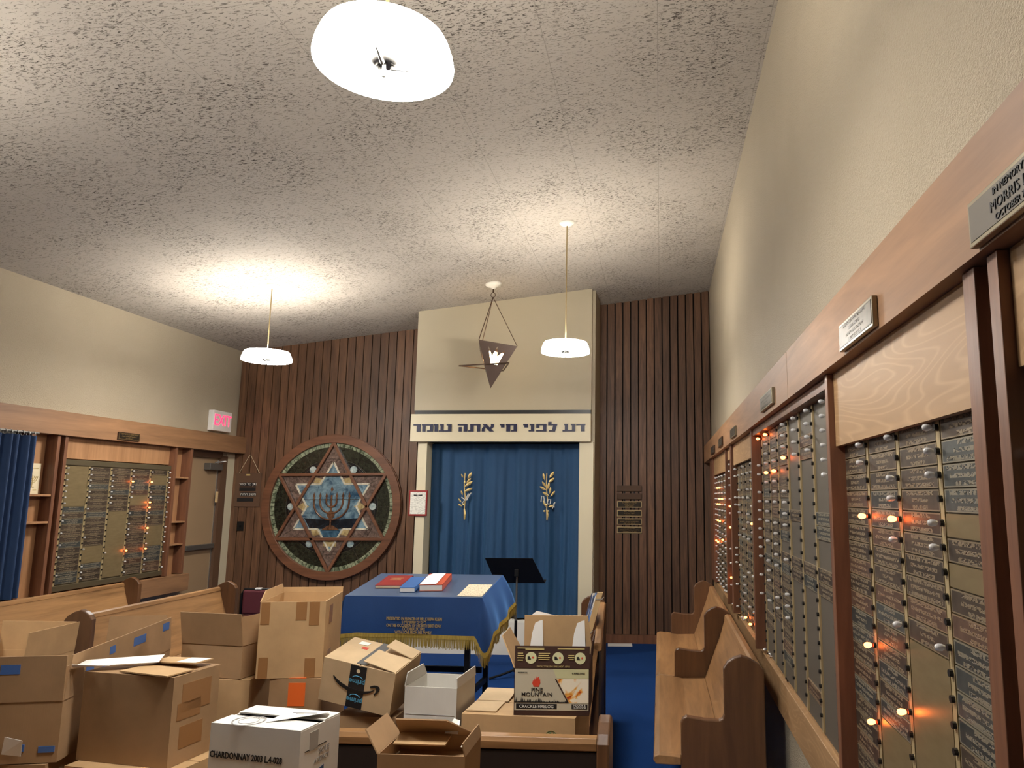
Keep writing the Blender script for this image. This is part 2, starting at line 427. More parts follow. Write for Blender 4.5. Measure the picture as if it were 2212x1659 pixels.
col = MB().box((-2.745, AY+.0, .34), (-2.640, AY+.25, 2.30)).box((-.90, AY+.0, .34), (-.742, AY+.22, 2.30))
struct('trim_4', col, 'cream_paint')
struct('trim_5', MB().box((-2.74, AY+.25, .34), (-.80, AY+.34, 2.60)).box((-2.74, AY+.34, .34), (-.80, AY+.36, 2.6)), 'shadow_gap')
struct('floor_riser', MB().box((-2.80, AY-.02, 0), (-.745, AY+.6, .34)), 'white_paint')

beam = thing('lintel_sign', 'cream lintel board with blue Hebrew lettering above the blue curtain', 'sign', (0, AY, 2.30))
MB().box((ax0-.02, -.05, 0), (ax1+.002, .06, .312)).obj('board', 'cream_paint', beam, bevel=.003)
LET = [  # (letter polygons in board pixels, x right, y down from the letter top, 75 tall)
 [[175,0,255,14],[212,0,255,75]], [[268,0,395,14],[275,0,310,75],[360,0,395,75],[330,61,395,75]], [[405,0,450,14],[412,0,450,75]],
 [[470,0,512,14],[478,0,512,66],[545,0,600,14],[562,0,600,75],[460,61,600,75]],
 [[668,0,775,14],[735,0,775,75],[680,30,715,75]], [[805,0,920,14],[883,0,920,75],[808,0,845,75],[785,61,845,75]],
 [[(940,0),(985,0),(1070,75),(1022,75)],[(1035,0),(1070,0),(1066,30),(1040,48),(1022,34),(1036,24)],[(935,75),(937,44),(958,22),(976,38),(966,50),(966,75)]],
 [[1133,0,1185,14],[1147,0,1185,34]], [[1200,0,1322,14],[1205,0,1250,75],[1285,0,1322,75],[1258,61,1322,75]],
 [[1390,0,1442,14],[1404,0,1442,34]], [[1460,0,1512,14],[1475,0,1512,75],[1450,61,1512,75]],
 [[1533,0,1645,14],[1608,0,1645,75],[1533,61,1645,75],[1533,0,1568,38]],
 [[1662,-22,1700,14],[1662,0,1762,14],[(1722,0),(1762,0),(1740,75),(1700,75)],[1672,61,1740,75]],
 [[1838,0,1878,14],[1844,0,1878,66],[1908,0,1958,14],[1922,0,1958,75],[1820,61,1958,75]], [[1968,0,2068,14],[2018,0,2060,75]]]
bx = lambda x: -2.800 + (x-165)/1930*2.0
bz = lambda y: .196 - y*.00112
for L in LET:
    mb = MB()
    for k, p in enumerate(L):
        if isinstance(p[0], tuple): poly = [(bx(x), bz(y)) for x, y in p]
        else: poly = [(bx(p[0]), bz(p[1])), (bx(p[2]), bz(p[1])), (bx(p[2]), bz(p[3])), (bx(p[0]), bz(p[3]))]
        mb.prism(poly, -.058-.0004*k, -.05)
    mb.obj('letter', 'ink_blue', beam)

# alcove curtain
def fold(x):
    return .026*math.sin(x*21) + .017*math.sin(x*37+1.3) + .010*math.sin(x*9.3+.7) + .009*math.sin(x*71)
cur = thing('alcove_curtain', 'blue velvet curtain with two gold leaf branches in the cream alcove', 'curtain', (-1.77, AY+.2, .36))
def cfold(u, v):
    x = -2.636 + 1.74*u; k = .35+.65*min(1, v*1.5); xx = x + .018*math.sin(v*3+x*5)*v
    return (xx+1.77, fold(x)*k - .02, 1.93*(1-v))
MB().grid(cfold, 260, 14).obj('velvet', 'ark_velvet', cur, smooth=True)
def leaf(mb, x, z, ang, ln, wd, y=-.07):
    ca, sa = math.cos(ang), math.sin(ang); pr = [(0, 0), (.3, .42), (.6, .5), (.85, .3), (1, 0)]
    top = [(t*ln, h*wd) for t, h in pr]; poly = top + [(a_, -b_) for a_, b_ in top[-2:0:-1]]
    pts = [(x+a_*ca-b_*sa, z+a_*sa+b_*ca) for a_, b_ in poly]
    c = (sum(p[0] for p in pts)/len(pts), sum(p[1] for p in pts)/len(pts))
    n = len(pts); mb.add([(p[0], y, p[1]) for p in pts]+[(c[0], y-.012, c[1])]+[(c[0], y+.004, c[1])], [(i, (i+1) % n, n) for i in range(n)]+[((i+1) % n, i, n+1) for i in range(n)])
def branch(px, sc, leaves, dots, letters):
    """embroidered branch; z from 1.43 to 1.97 of the room"""
    z = lambda q: q - .36
    mb = MB(); mb.tube([(px+.00, -.068, z(1.955)), (px-.004, -.068, z(1.8)), (px+.012, -.068, z(1.66)), (px+.004, -.068, z(1.55))], .006, 6)
    for lx, lz, an, ln, wd in leaves: leaf(mb, px+lx*sc, z(lz), rad(an), ln, wd)
    for dx, dz in dots: mb.ball((px+dx*sc, -.07, z(dz)), .012, 6)
    mb.tube([(px+.004, -.068, z(1.55)), (px+.014, -.07, z(1.49)), (px+.010, -.068, z(1.43))], [.008, .014, .008], 6)
    b = mb.obj('branch', 'gold_applique', cur)
    m2 = MB()
    for pts in letters: m2.tube([(px+x_*sc, -.075, z(z_)) for x_, z_ in pts], .007, 5)
    m2.obj('silver_letters', 'silver_thread', b)
lv = [(.03,1.90,55,.09,.034),(-.02,1.87,105,.09,.028),(.02,1.85,38,.085,.032),(-.01,1.80,125,.075,.026),(.012,1.77,78,.085,.028),(-.005,1.765,152,.085,.028),
      (.035,1.72,82,.08,.024),(.03,1.70,152,.085,.03),(.045,1.69,52,.085,.026),(-.002,1.575,115,.085,.026),(.02,1.575,15,.08,.026)]
hz_ = [[(-.06,1.63),(-.055,1.70),(-.03,1.69),(-.015,1.62)], [(.01,1.61),(.02,1.66),(.05,1.66),(.045,1.61),(.01,1.61)], [(.07,1.56),(.10,1.63)], [(.09,1.57),(.085,1.62)]]
branch(.488, 1.0, lv, [(-.02,1.53),(.02,1.53),(0,1.60)], hz_)
lv2 = [(.03,1.885,58,.09,.034),(-.02,1.90,120,.05,.02),(.02,1.84,48,.075,.028),(.0,1.80,34,.11,.034),(.0,1.745,22,.10,.03),(-.02,1.70,110,.06,.02),(-.03,1.62,130,.06,.02),(-.02,1.575,150,.06,.022)]
branch(-.455, 1.0, lv2, [(.0,1.85),(-.01,1.60)], [[(.02,1.66),(.05,1.72)], [(.03,1.645),(.065,1.72)], [(.02,1.64),(.08,1.73)], [(-.03,1.68),(.01,1.65),(-.02,1.61)]])

# ------------------------------------------------------------------ left wall: fascia, cabinets, door
FX = -5.22
struct('trim_6', MB().box((XL, 3.2, 2.205), (FX, YB-.03, 2.41)), 'fascia_wood')
struct('door_1', MB().box((XL-.075, DY0, 0), (XL-.03, DY1-.02, DZ-.03)), 'door_paint')
df = struct('trim_7', MB().box((XL-.1, DY1-.02, 0), (XL+.015, DY1+.105, DZ)).box((XL-.1, DY0, DZ-.03), (XL+.01, DY1, DZ+.045)), 'door_frame_brown')
df['label'] = 'brown metal frame around the beige exit door'
D = bpy.data.objects['door_1']
MB().box((XL-.03, DY0+.02, 1.06), (XL+.02, DY1-.05, 1.115)).obj('push_bar', 'steel_grey', D, bevel=.004)
cl = MB().box((XL-.03, 8.50, 1.985), (XL+.05, 8.76, 2.065)).obj('door_closer', 'steel_grey', D, bevel=.005)
MB().tube([(XL+.03, 8.62, 2.075), (XL+.14, 8.66, 2.09), (XL+.02, 8.78, 2.10)], .008, 6).obj('closer_arm', 'aluminium', cl)
MB().box((XL-.035, DY1-.035, 0), (XL-.022, DY1-.02, DZ-.05)).obj('edge_strip', 'aluminium', D)
struct('wall_jamb', MB().box((XL, DY1+.105, 0), (XL+.012, YB-.03, 2.2)), 'cream_paint')
tg = thing('wooden_door_tag', 'narrow wooden tag hanging at the frame of the exit door', 'tag', (XL+.016, 8.72, 1.60))
MB().box((0, -.02, 0), (.012, .02, .13)).obj('tag_body', 'slat_pine', tg, bevel=.003)
MB().tube([(.006, 0, .13), (.006, 0, .16)], .004, 6).obj('tag_loop', 'aluminium', tg)

# cabinet of the left memorial board
lc = thing('wall_cabinet', 'reddish wooden wall cabinet framing the memorial board on the left wall', 'cabinet', (XL, 7.0, 0))
def L(y0, y1, z0, z1, d0, d1): return (d0, y0-7.0, z0), (d1, y1-7.0, z1)
MB().box(*L(5.86, 8.06, .83, 2.204, .001, .014)).obj('back_panel', 'shelf_wood', lc)
for y0, y1 in ((5.86,5.90),(6.13,6.165),(6.215,6.25),(7.735,7.775),(8.005,8.045)):
    MB().box(*L(y0, y1, .835, 2.203, .014, .12)).obj('post', 'post_wood', lc, bevel=.002)
for y0, y1, z in ((5.90,6.13,1.69),(5.90,6.13,1.46),(7.775,8.005,1.885),(7.775,8.005,1.405),(7.775,8.005,1.163)):
    MB().box(*L(y0, y1, z-.018, z, .014, .115)).obj('shelf', 'shelf_wood', lc, bevel=.002)
MB().box(*L(6.25, 7.735, 2.01, 2.203, .014, .055)).obj('top_panel', 'shelf_wood', lc)
MB().box(*L(5.4, 8.13, .65, .83, .0, .14)).obj('ledge', 'fascia_wood', lc, bevel=.003)

# memorial boards -------------------------------------------------------------
def bulb_mesh(lit, r=.0085):
    mb = MB(); mb.lathe([(.0015, -.027), (r*.7, -.025), (r*.95, -.019), (r*.85, -.012), (r*.55, -.006)], n=8, axis='y')
    return mb.mesh('bulb', 'lit_bulb' if lit else 'clear_bulb', True)
BULB0, BULB1 = bulb_mesh(False), bulb_mesh(True)
SOCK = MB().lathe([(.0075, -.008), (.0075, .001)], n=8, axis='y').lathe([(.0005, -.008), (.0075, -.008)], n=8, axis='y').mesh('socket', 'black_plastic')
def place(name, me, parent, x, y, z):
    o = bpy.data.objects.new(name, me); COL.objects.link(o); o.parent = parent; o.location = (x, y, z); return o

def memorial(name, label, loc, rz, w, z0, h, bars, cols, rows, ztop, pitch, plates, bulbs, mat, order, allbars=True, rim=False):
    """local x runs to the viewer's right, -y to the room. bars: x of the brass bars; cols: (x0, x1) of plate columns;
    plates: set of (col,row) -> material or span; bulbs: dict (bar,row) -> 0 socket only, 1 clear, 2 lit"""
    t = thing(name, label, 'memorial board', loc, rz, 'memorial boards with bulbs')
    MB().box((-w/2, .0, z0), (w/2, .018, z0+h)).obj('backing', mat, t, bevel=.003)
    if rim:
        for k in range(4):
            pass
        MB().box((-w/2+.004, -.012, z0), (w/2-.004, 0, z0+.05)).obj('bottom_rail', 'board_bronze', t, bevel=.004)
        MB().box((-w/2+.004, -.012, z0+h-.05), (w/2-.004, 0, z0+h)).obj('top_rail', 'board_bronze', t, bevel=.004)
    for x in bars:
        MB().box((x-.0105, -.007, z0+.008), (x+.0105, .0, ztop)).obj('brass_bar', 'rail_brass', t)
    me = {}
    for (c, r, m, span) in plates:
        x0, x1 = cols[c]
        key = (round(x1-x0, 3), m, span)
        if key not in me:
            me[key] = MB().box((-(x1-x0)/2+.003, -.006, .002), ((x1-x0)/2-.003, 0, pitch*span-.0015)).mesh('name_plate', m, uvfront=True)
        place('name_plate' if m != 'blank_brass' else 'blank_plate', me[key], t, (x0+x1)/2, -.0005, ztop-(r+span)*pitch)
    keys = sorted(bulbs, key=order)
    far = MB()
    for i, (b, r) in enumerate(keys):
        x, z = bars[b], ztop-(r+.42)*pitch
        if i < 98: place('socket', SOCK, t, x, -.007, z)
        else: far.lathe([(.0075, -.015), (.0075, -.006)], (x, 0, z), 6, 'y').lathe([(.0005, -.015), (.0075, -.015)], (x, 0, z), 6, 'y')
    if far.v: far.obj('small_sockets', 'black_plastic', t)['kind'] = 'stuff'
    lit_keys = [k for k in keys if bulbs[k]]
    far = MB()
    for i, k in enumerate(lit_keys):
        x, z = bars[k[0]], ztop-(k[1]+.42)*pitch
        if i < 98 or bulbs[k] == 2:
            o = place('bulb', BULB1 if bulbs[k] == 2 else BULB0, t, x, -.013, z)
            if bulbs[k] == 2: o['label'] = 'glowing orange bulb'
        else: far.lathe([(.002, -.047), (.0064, -.044), (.0085, -.037), (.007, -.027), (.0045, -.019)], (x, 0, z), 6, 'y')
    if far.v: far.obj('small_bulbs', 'clear_bulb', t, smooth=True)['kind'] = 'stuff'
    return t
PB = ['plate_brown']*5 + ['plate_slate']*2 + ['plate_rust']
def pick(): return random.choice(PB)

# left board: five columns of twenty rows
rng = random.Random(3)
colw = (7.735-6.24-.10)/5; bars = [-.70+.28*i for i in range(6)]
cols = [(bars[i]+.012, bars[i+1]-.012) for i in range(5)]
blank = {(0,0):7, (2,8):12, (3,5):2, (4,1):2, (4,11):4, (1,14):3}
plates = []
for c in range(5):
    r = 0
    while r < 20:
        if (c, r) in blank:
            plates.append((c, r, 'blank_brass', blank[(c, r)])); r += blank[(c, r)]
        else: plates.append((c, r, pick(), 1)); r += 1
bulbs = {(b, r): (1 if rng.random() < (.95 if r < 5 else .55) else 0) for b in range(6) for r in range(20)}
for k in ((3,2),(4,2),(4,6),(4,7),(4,11),(4,15),(3,15)): bulbs[k] = 2
memorial('memorial_board', 'square bronze memorial board with name plates on the left wall', (XL+.075, 7.0, 0), PI/2, 1.49, .845, 1.155, bars, cols, 20, 1.945, .052,
         plates, bulbs, 'board_bronze', lambda k: (k[1], k[0]), rim=True)

# hanging things around the left cabinet
cp = thing('window_curtain', 'gathered blue curtain on rings at the left edge of the photo', 'curtain', (FX+.03, 5.72, .86))
def dfold(u, v):
    y = -.30 + .43*u; return (.025*math.sin(y*75)+.012*math.sin(y*37+v), y + .05*(v-.5)*0 - .04*(1-v)*0, 1.31*(1-v))
MB().grid(dfold, 90, 8).obj('cloth', 'drape_blue', cp, smooth=True)
MB().tube([(0, -.9, 1.335), (0, .14, 1.335)], .009, 8).obj('rod', 'steel_grey', cp)
for i in range(7):
    y = -.24+.055*i
    mb = MB(); mb.tube([(.0+.016*math.cos(q*PI/6), y, 1.325+.02*math.sin(q*PI/6)) for q in range(13)], .003, 5, False); mb.obj('ring', 'aluminium', cp)
w1 = struct('window_1', MB().box((XL+.001, 4.55, .86), (XL+.01, 5.78, 2.19)), 'night_glass')
MB().box((XL+.001, 5.78, .86), (XL+.03, 5.83, 2.19)).box((XL+.01, 4.5, 2.15), (XL+.03, 5.8, 2.2)).obj('window_frame', 'aluminium', w1)
po = thing('paper_poster', 'cream paper sheet with a printed candelabrum on the left cabinet shelf', 'poster', (XL+.02, 6.02, 1.692), PI/2)
MB().box((-.075, -.004, 0), (.075, 0, .26)).obj('sheet', 'paper_cream', po)
mb = MB()
for r in (.018, .034, .050): mb.tube([(r*math.cos(q), -.006, .15-.0+r*math.sin(q)*1.1) for q in [PI+PI*i/10 for i in range(11)]], .003, 4)
mb.tube([(0, -.006, .16), (0, -.006, .06)], .003, 4); mb.tube([(-.02, -.006, .06), (.02, -.006, .06)], .004, 4)
mb.box((-.05, -.006, .215), (.05, -.005, .222)); mb.box((-.055, -.006, .03), (-.01, -.005, .04)); mb.box((.015, -.006, .03), (.05, -.005, .04))
mb.obj('print', 'print_gold', po)
ex = thing('exit_sign', 'white box sign with glowing red EXIT letters above the left fascia', 'exit sign', (XL, 8.64, 2.45), PI/2)
MB().box((-.19, -.07, 0), (.19, 0, .245)).obj('housing', 'lens_white', ex, bevel=.008)
text_mb('EXIT', .19, Tr(0.0, -.0715, .125), .002, .92).obj('letters', 'exit_red', ex)
def wall_plaque(label, loc, rz, w, h, face='plaque_face', th=.014, group=None, lines=None, rim='plaque_rim'):
    p = thing('wall_plaque', label, 'plaque', loc, rz, group)
    MB().box((-w/2, -th, 0), (w/2, 0, h)).obj('rim', rim, p, bevel=.002)
    if lines is None: MB().box((-w/2+.008, -th-.001, .008), (w/2-.008, -th+.004, h-.008)).obj('face', face, p, uvfront=True)
    else:
        MB().box((-w/2+.008, -th-.001, .008), (w/2-.008, -th+.004, h-.008)).obj('face', 'board_grey', p)
        for body, size, x, z, al in lines: text_mb(body, size, Tr(x, -th-.0015, z), .001, 1.15, al).obj('raised_words', 'ink_black', p)
    return p
wall_plaque('small bronze plaque on the left fascia near the exit sign', (FX, 6.955, 2.215), PI/2, .30, .075, 'plaque_dark', rim='dark_bronze')

# ------------------------------------------------------------------ back wall left: notice, switch, window
no = thing('notice_board', 'brown board with four black Hebrew strips hanging from a string', 'notice board', (-5.148, YB-.03, 1.545))
MB().box((-.165, -.012, 0), (.165, -.001, .42)).obj('board', 'door_frame_brown', no, bevel=.002)
MB().tube([(-.13, -.008, .415), (-.005, -.008, .645), (.005, -.008, .645), (.14, -.008, .415)], .0025, 5).obj('string', 'paper_cream', no)
MB().box((-.03, -.014, .385), (.02, -.012, .405)).obj('clip', 'gold_applique', no)
for i, (x, z, wd) in enumerate(((.0, .255, .21), (.0, .195, .21), (.015, .13, .20), (-.02, .065, .21))):
    st = MB().box((x-wd/2, -.016, z), (x+wd/2, -.012, z+.045)).obj('strip', 'ink_black', no)
    bd = {0: '\u05d5\u05ea\u05df \u05d8\u05dc \u05d5\u05de\u05d8\u05e8'[::-1], 2: '\u05de\u05e9\u05d9\u05d1 \u05d4\u05e8\u05d5\u05d7'[::-1]}.get(i)
    if bd: text_mb(bd, .045, Tr(x, -.0165, z+.024), .0006).obj('white_letters', 'ink_white', st)
MB().add([(-5.254+.0, YB-.03, 1.25)], []) if False else None
sw = thing('light_switch', 'black light switch plate on the planks below the notice board', 'switch', (-5.21, YB-.03, 1.25))
MB().box((-.043, -.008, 0), (.043, -.001, .115)).obj('plate', 'black_plastic', sw, bevel=.003)
MB().box((-.009, -.016, .045), (.009, -.008, .07)).obj('toggle', 'black_metal', sw)

win = thing('stained_glass_window', 'round stained glass window with a wooden six-pointed star and candelabrum', 'window', (-4.05, YB-.03, 1.555), rot=(0, rad(-0.5), 0))
def ring(r0, r1, y0, y1, n=96): return MB().lathe([(r0, y0), (r1, y0), (r1, y1), (r0, y1)], n=n, axis='y', close=True)
ring(.785, .885, -.055, -.001).obj('ring_frame', 'ring_wood', win, smooth=False, bevel=.004)
ring(.872, .892, -.03, -.002).obj('outer_bead', 'ring_wood', win)
MB().lathe([(.0005, -.012), (.79, -.012), (.79, -.004), (.0005, -.004)], n=96, axis='y').obj('dark_glass', 'glass_olive', win)
def arcs(r0, r1, n, gap, y, skip=()):
    mb = MB()
    for i in range(n):
        if i in skip: continue
        a0, a1 = 2*PI*i/n+gap, 2*PI*(i+1)/n-gap
        mb.prism([(r0*math.cos(a0), r0*math.sin(a0)), (r1*math.cos(a0), r1*math.sin(a0)), (r1*math.cos(a1), r1*math.sin(a1)), (r0*math.cos(a1), r0*math.sin(a1))], y-.003, y)
    return mb
arcs(.735, .785, 90, .004, -.013).obj('rim_glass', 'glass_rim', win)
arcs(.50, .585, 12, .012, -.0125).obj('inner_band_glass', 'glass_black', win)
mb = MB()
for r in (.585, .55): mb.lathe([(r-.002, -.017), (r+.002, -.017), (r+.002, -.012), (r-.002, -.012)], n=80, axis='y', close=True)
for k in range(12):
    q = 2*PI*k/12; mb.tube([(.5*math.cos(q), -.015, .5*math.sin(q)), (.735*math.cos(q), -.015, .735*math.sin(q))], .0022, 4)
mb.obj('lead_lines', 'lead', win)
hexp = lambda r, k, off=0: (r*math.cos(rad(90+60*k+off)), r*math.sin(rad(90+60*k+off)))
def star(r):
    ri = r/math.sqrt(3); return [p for k in range(6) for p in (hexp(r, k), hexp(ri, k, 30))]
MB().prism(star(.74), -.017, -.013).obj('mauve_glass', 'glass_mauve', win)
mb = MB()
for k in range(6):      # short radial lead lines through the mauve border
    for j in range(-3, 4):
        a0 = rad(90+60*k+j*9); r0, r1 = (.40, .66) if abs(j) < 2 else (.36, .52)
        mb.tube([(r0*math.cos(a0), -.018, r0*math.sin(a0)), (r1*math.cos(a0), -.018, r1*math.sin(a0))], .0016, 4)
mb.obj('border_leads', 'lead', win)
sp = star(.545)
mb = MB()
for i in range(12):
    a_, b_ = Vector((*sp[i], 0)), Vector((*sp[(i+1) % 12], 0)); d = (b_-a_).normalized(); nn = Vector((-d.y, d.x, 0))*.011
    mb.prism([(a_-nn)[:2], (b_-nn)[:2], (b_+nn)[:2], (a_+nn)[:2]], -.0235, -.017)
mb.obj('cream_outline', 'glass_cream', win)
MB().prism(star(.54), -.020, -.016).obj('blue_glass', 'glass_blue', win)
for k in range(6):
    q = rad(90+60*k+30); c = (.36*math.cos(q), .36*math.sin(q)); e = rad(90+60*k+30)
    pts = [(c[0]+.075*math.cos(e+a_), c[1]+.05*math.sin(e+a_)) for a_ in (0, PI/2, PI, -PI/2)]
    MB().prism(pts, -.0215, -.016).obj('amber_piece', 'glass_amber', win)
for k in range(6):
    q = rad(90+60*k+30)
    MB().lathe([(.0005, -.020), (.044, -.020), (.044, -.012)], (.52*math.cos(q), 0, .52*math.sin(q)), 20, 'y').obj('pearl_roundel', 'glass_pearl', win)
MB().prism([(-.08, -.48), (.085, -.485), (.085, -.405), (-.075, -.40)], -.0225, -.016).obj('amber_tablet', 'glass_amber', win)
MB().prism([(-.34, -.14), (-.2, -.15), (0, -.165), (.2, -.15), (.35, -.14), (.26, -.27), (-.26, -.27)], -.0215, -.019).obj('dark_ground', 'glass_navy', win)
MB().prism([(-.12, -.29), (.13, -.29), (.09, -.37), (-.085, -.37)], -.0215, -.019).obj('water_glass', 'glass_deep', win)
me_ = MB()
for r, zz in ((.065, .06), (.145, .06), (.225, .06)):
    me_.tube([(r*math.cos(q), -.026, zz+(r*.98)*math.sin(q)-.0) for q in [PI+PI*i/20 for i in range(21)]], .0115, 6)
me_.tube([(0, -.026, .14), (0, -.026, -.24)], .0115, 6)
for x in (-.225, -.145, -.065, .065, .145, .225): me_.tube([(x, -.026, .06), (x, -.026, .10)], .0115, 6)
me_.lathe([(.0005, -.030), (.048, -.030), (.048, -.02)], (0, 0, -.10), 20, 'y')
me_.prism([(-.12, -.285), (.12, -.285), (.07, -.255), (.03, -.23), (-.03, -.23), (-.07, -.255)], -.028, -.02)
mn = me_.obj('candelabrum', 'glass_umber', win)
mb = MB()
for x, z in ((-.225, .10), (-.145, .10), (-.065, .10), (0, .18), (.065, .10), (.145, .10), (.225, .10)):
    mb.prism([(x, z), (x+.016, z+.028), (x+.006, z+.05), (x, z+.075), (x-.01, z+.045), (x-.016, z+.024)], -.028, -.02)
mb.obj('candle_flames', 'glass_umber', mn)
MB().tube([(-.35, -.024, .085), (.35, -.024, .085)], .003, 5).obj('saddle_bar', 'lead', win)
R_ = .785
for tri in ((0, 2, 4), (1, 3, 5)):
    for i in range(3):
        a_, b_ = Vector((*hexp(R_, tri[i]), 0)), Vector((*hexp(R_, tri[(i+1) % 3]), 0)); d = (b_-a_).normalized(); nn = Vector((-d.y, d.x, 0))*.017
        MB().prism([(a_-nn)[:2], (b_-nn)[:2], (b_+nn)[:2], (a_+nn)[:2]], -.050-.001*(tri[0]+i), -.012).obj('star_bar', 'ring_wood', win, bevel=.003)

# framed certificate on the alcove column
ce = thing('framed_certificate', 'printed certificate in a red frame on the left alcove column', 'frame', (-2.712, AY, 1.47))
MB().box((-.105, -.022, 0), (.105, -.001, .285)).obj('frame', 'red_frame', ce, bevel=.004)
pg = MB().box((-.088, -.024, .02), (.088, -.021, .265)).obj('page', 'certificate_print', ce)
MB().box((-.05, -.0248, .222), (-.015, -.024, .236)).box((-.008, -.0248, .224), (.004, -.024, .234)).box((.012, -.0248, .222), (.048, -.024, .236)).obj('heading', 'ink_black', pg)

# six plaques on the right planks
zs = [1.758, 1.664, 1.565, 1.461, 1.363, 1.265]
names = ['topmost plain bronze plaque of the six on the right planks', 'second plain bronze plaque of the six on the right planks', 'third plaque from the top on the right planks, two short raised lines',
         'fourth plaque from the top on the right planks, full raised lines', 'fifth plaque from the top on the right planks, full raised lines', 'lowest bronze plaque of the six on the right planks']
for i, z in enumerate(zs):
    if i < 2:
        p = thing('wall_plaque', names[i], 'plaque', (-.371, YB-.03, z), 0, 'plaques on the right planks')
        MB().box((-.148, -.012, 0), (.148, -.001, .07)).obj('plate', 'dark_bronze', p, bevel=.002)
        for x in (-.07, .05): MB().box((x, -.006, -.022), (x+.02, -.001, 0)).obj('link_strip', 'black_metal', p)
    else:
        p = wall_plaque(names[i], (-.371, YB-.03, z), 0, .297, .076, 'plaque_dark', .012, 'plaques on the right planks', rim='rail_brass')
        if i < 5:
            for x in (-.07, .05): MB().box((x, -.006, -.022), (x+.02, -.001, 0)).obj('link_strip', 'black_metal', p)

# ------------------------------------------------------------------ right wall: fascia, cabinet units and boards
FR = .525
struct('trim_8', MB().box((FR, 3.088, 2.10), (XR, YB-.03, 2.298)).box((FR, .3, 2.10), (XR, 3.082, 2.298)), 'fascia_wood')
rc = thing('long_wall_cabinet', 'long wooden wall cabinet with posts and ledge along the right wall', 'cabinet', (XR, 4.5, 0))
def Rr(y0, y1, z0, z1, x0, x1): return (x0-XR, y0-4.5, z0), (x1-XR, y1-4.5, z1)
MB().box(*Rr(.3, 8.40, .655, .822, .58, XR)).obj('ledge', 'panel_wood', rc, bevel=.003)
MB().box(*Rr(.3, 8.40, .822, .834, .60, XR)).obj('ledge_lip', 'panel_wood', rc)
MB().box(*Rr(7.92, 8.38, .836, 2.099, .55, XR-.002)).obj('end_panel', 'post_wood', rc)
for y0, y1 in ((6.33, 6.37), (5.84, 5.92), (4.515, 4.555), (2.452, 2.492), (1.295, 1.345), (1.206, 1.243)):
    MB().box(*Rr(y0, y1, .836, 2.099, .545, XR-.002)).obj('post', 'post_wood', rc, bevel=.002)
for y0, y1, z in ((6.372, 7.918, 1.922), (5.922, 6.328, 2.0), (4.557, 5.838, 1.94), (1.347, 2.450, 1.862), (.55, 1.204, 1.905)):
    MB().box(*Rr(y0, y1, z, 2.099, .565, .585)).obj('top_panel', 'panel_wood', rc)
MB().box(*Rr(2.494, 4.513, 2.06, 2.099, .555, .6)).obj('top_rail', 'post_wood', rc)

def on_right(bars_y, edges, loc_y): return [loc_y - y for y in bars_y], [(loc_y - b, loc_y - a) for a, b in edges]
BX = .600
# board beside the camera: four columns
ly = 1.90
bars, cols = on_right([2.492, 2.197, 1.920, 1.641], [(2.215, 2.48), (1.934, 2.18), (1.654, 1.907), (1.36, 1.628)], ly)
plates = []; bl4 = {(3,4):1, (3,6):1, (2,10):7, (1,15):3}
for c in range(4):
    r = 0
    while r < 20:
        if (c, r) in bl4: plates.append((c, r, 'blank_brass', bl4[(c, r)])); r += bl4[(c, r)]
        else: plates.append((c, r, pick() if rng.random() < .9 else 'plate_rust', 1)); r += 1
on = {1: [0, 1], 2: [0, 2, 3, 5, 9], 3: [0, 1, 2, 4, 5, 9, 16]}
lit = {1: [4, 11, 15], 2: [4, 13], 0: [14]}
bulbs = {(b, r): (2 if r in lit.get(b, []) else 1 if r in on.get(b, []) else 0) for b in range(4) for r in range(20)}
memorial('memorial_board', 'memorial board with four columns of large readable plates nearest the camera', (BX, ly, 0), -PI/2, 1.10, .836, 1.07, bars, cols, 20, 1.8705, .0503, plates, bulbs, 'board_bronze', lambda k: (-k[0], k[1]))
# board with the mostly empty columns
ly = 3.50
by = [4.41, 4.11, 3.83, 3.537, 3.247, 2.957, 2.672]
ed = [(by[i+1]+.012, by[i]-.012) for i in range(6)] + [(2.50, 2.66)]
bars, cols = on_right(by, ed, ly)
rowset = {0: [0,1,2,3,4,5,6,7,8,9,10,11,13,14,15,16,17,19,20], 1: [0,1,2,3,4,5,6,7,8,9,10,11,12,13,14,15,16,17,18], 2: [0,1,2,3,5,6,8,9,10,12,13,14,15,16,17,18,19,20,21],
          3: [8, 12, 13], 4: [2, 3, 12, 13, 21], 5: [8, 9, 12, 13], 6: [12, 13]}
plates = [(c, r, pick(), 1) for c in rowset for r in rowset[c]]
bulbs = {}
for b in range(7):
    for r in range(23):
        p = {0: .75, 1: .7, 2: .6, 3: .5}.get(b, 0)
        bulbs[(b, r)] = 1 if rng.random() < p and r < 18 else 0
for b, rr in ((4, range(0, 4)), (5, range(0, 4)), (6, range(0, 6))):
    for r in rr: bulbs[(b, r)] = 1
for k in ((0,0), (1,0), (1,4), (2,4), (3,3)): bulbs[k] = 2
memorial('memorial_board', 'memorial board with mostly empty grey columns in the middle of the right wall', (BX, ly, 0), -PI/2, 2.0, .836, 1.25, bars, cols, 23, 2.058, .0515, plates, bulbs, 'board_grey', lambda k: (-k[0], k[1]))
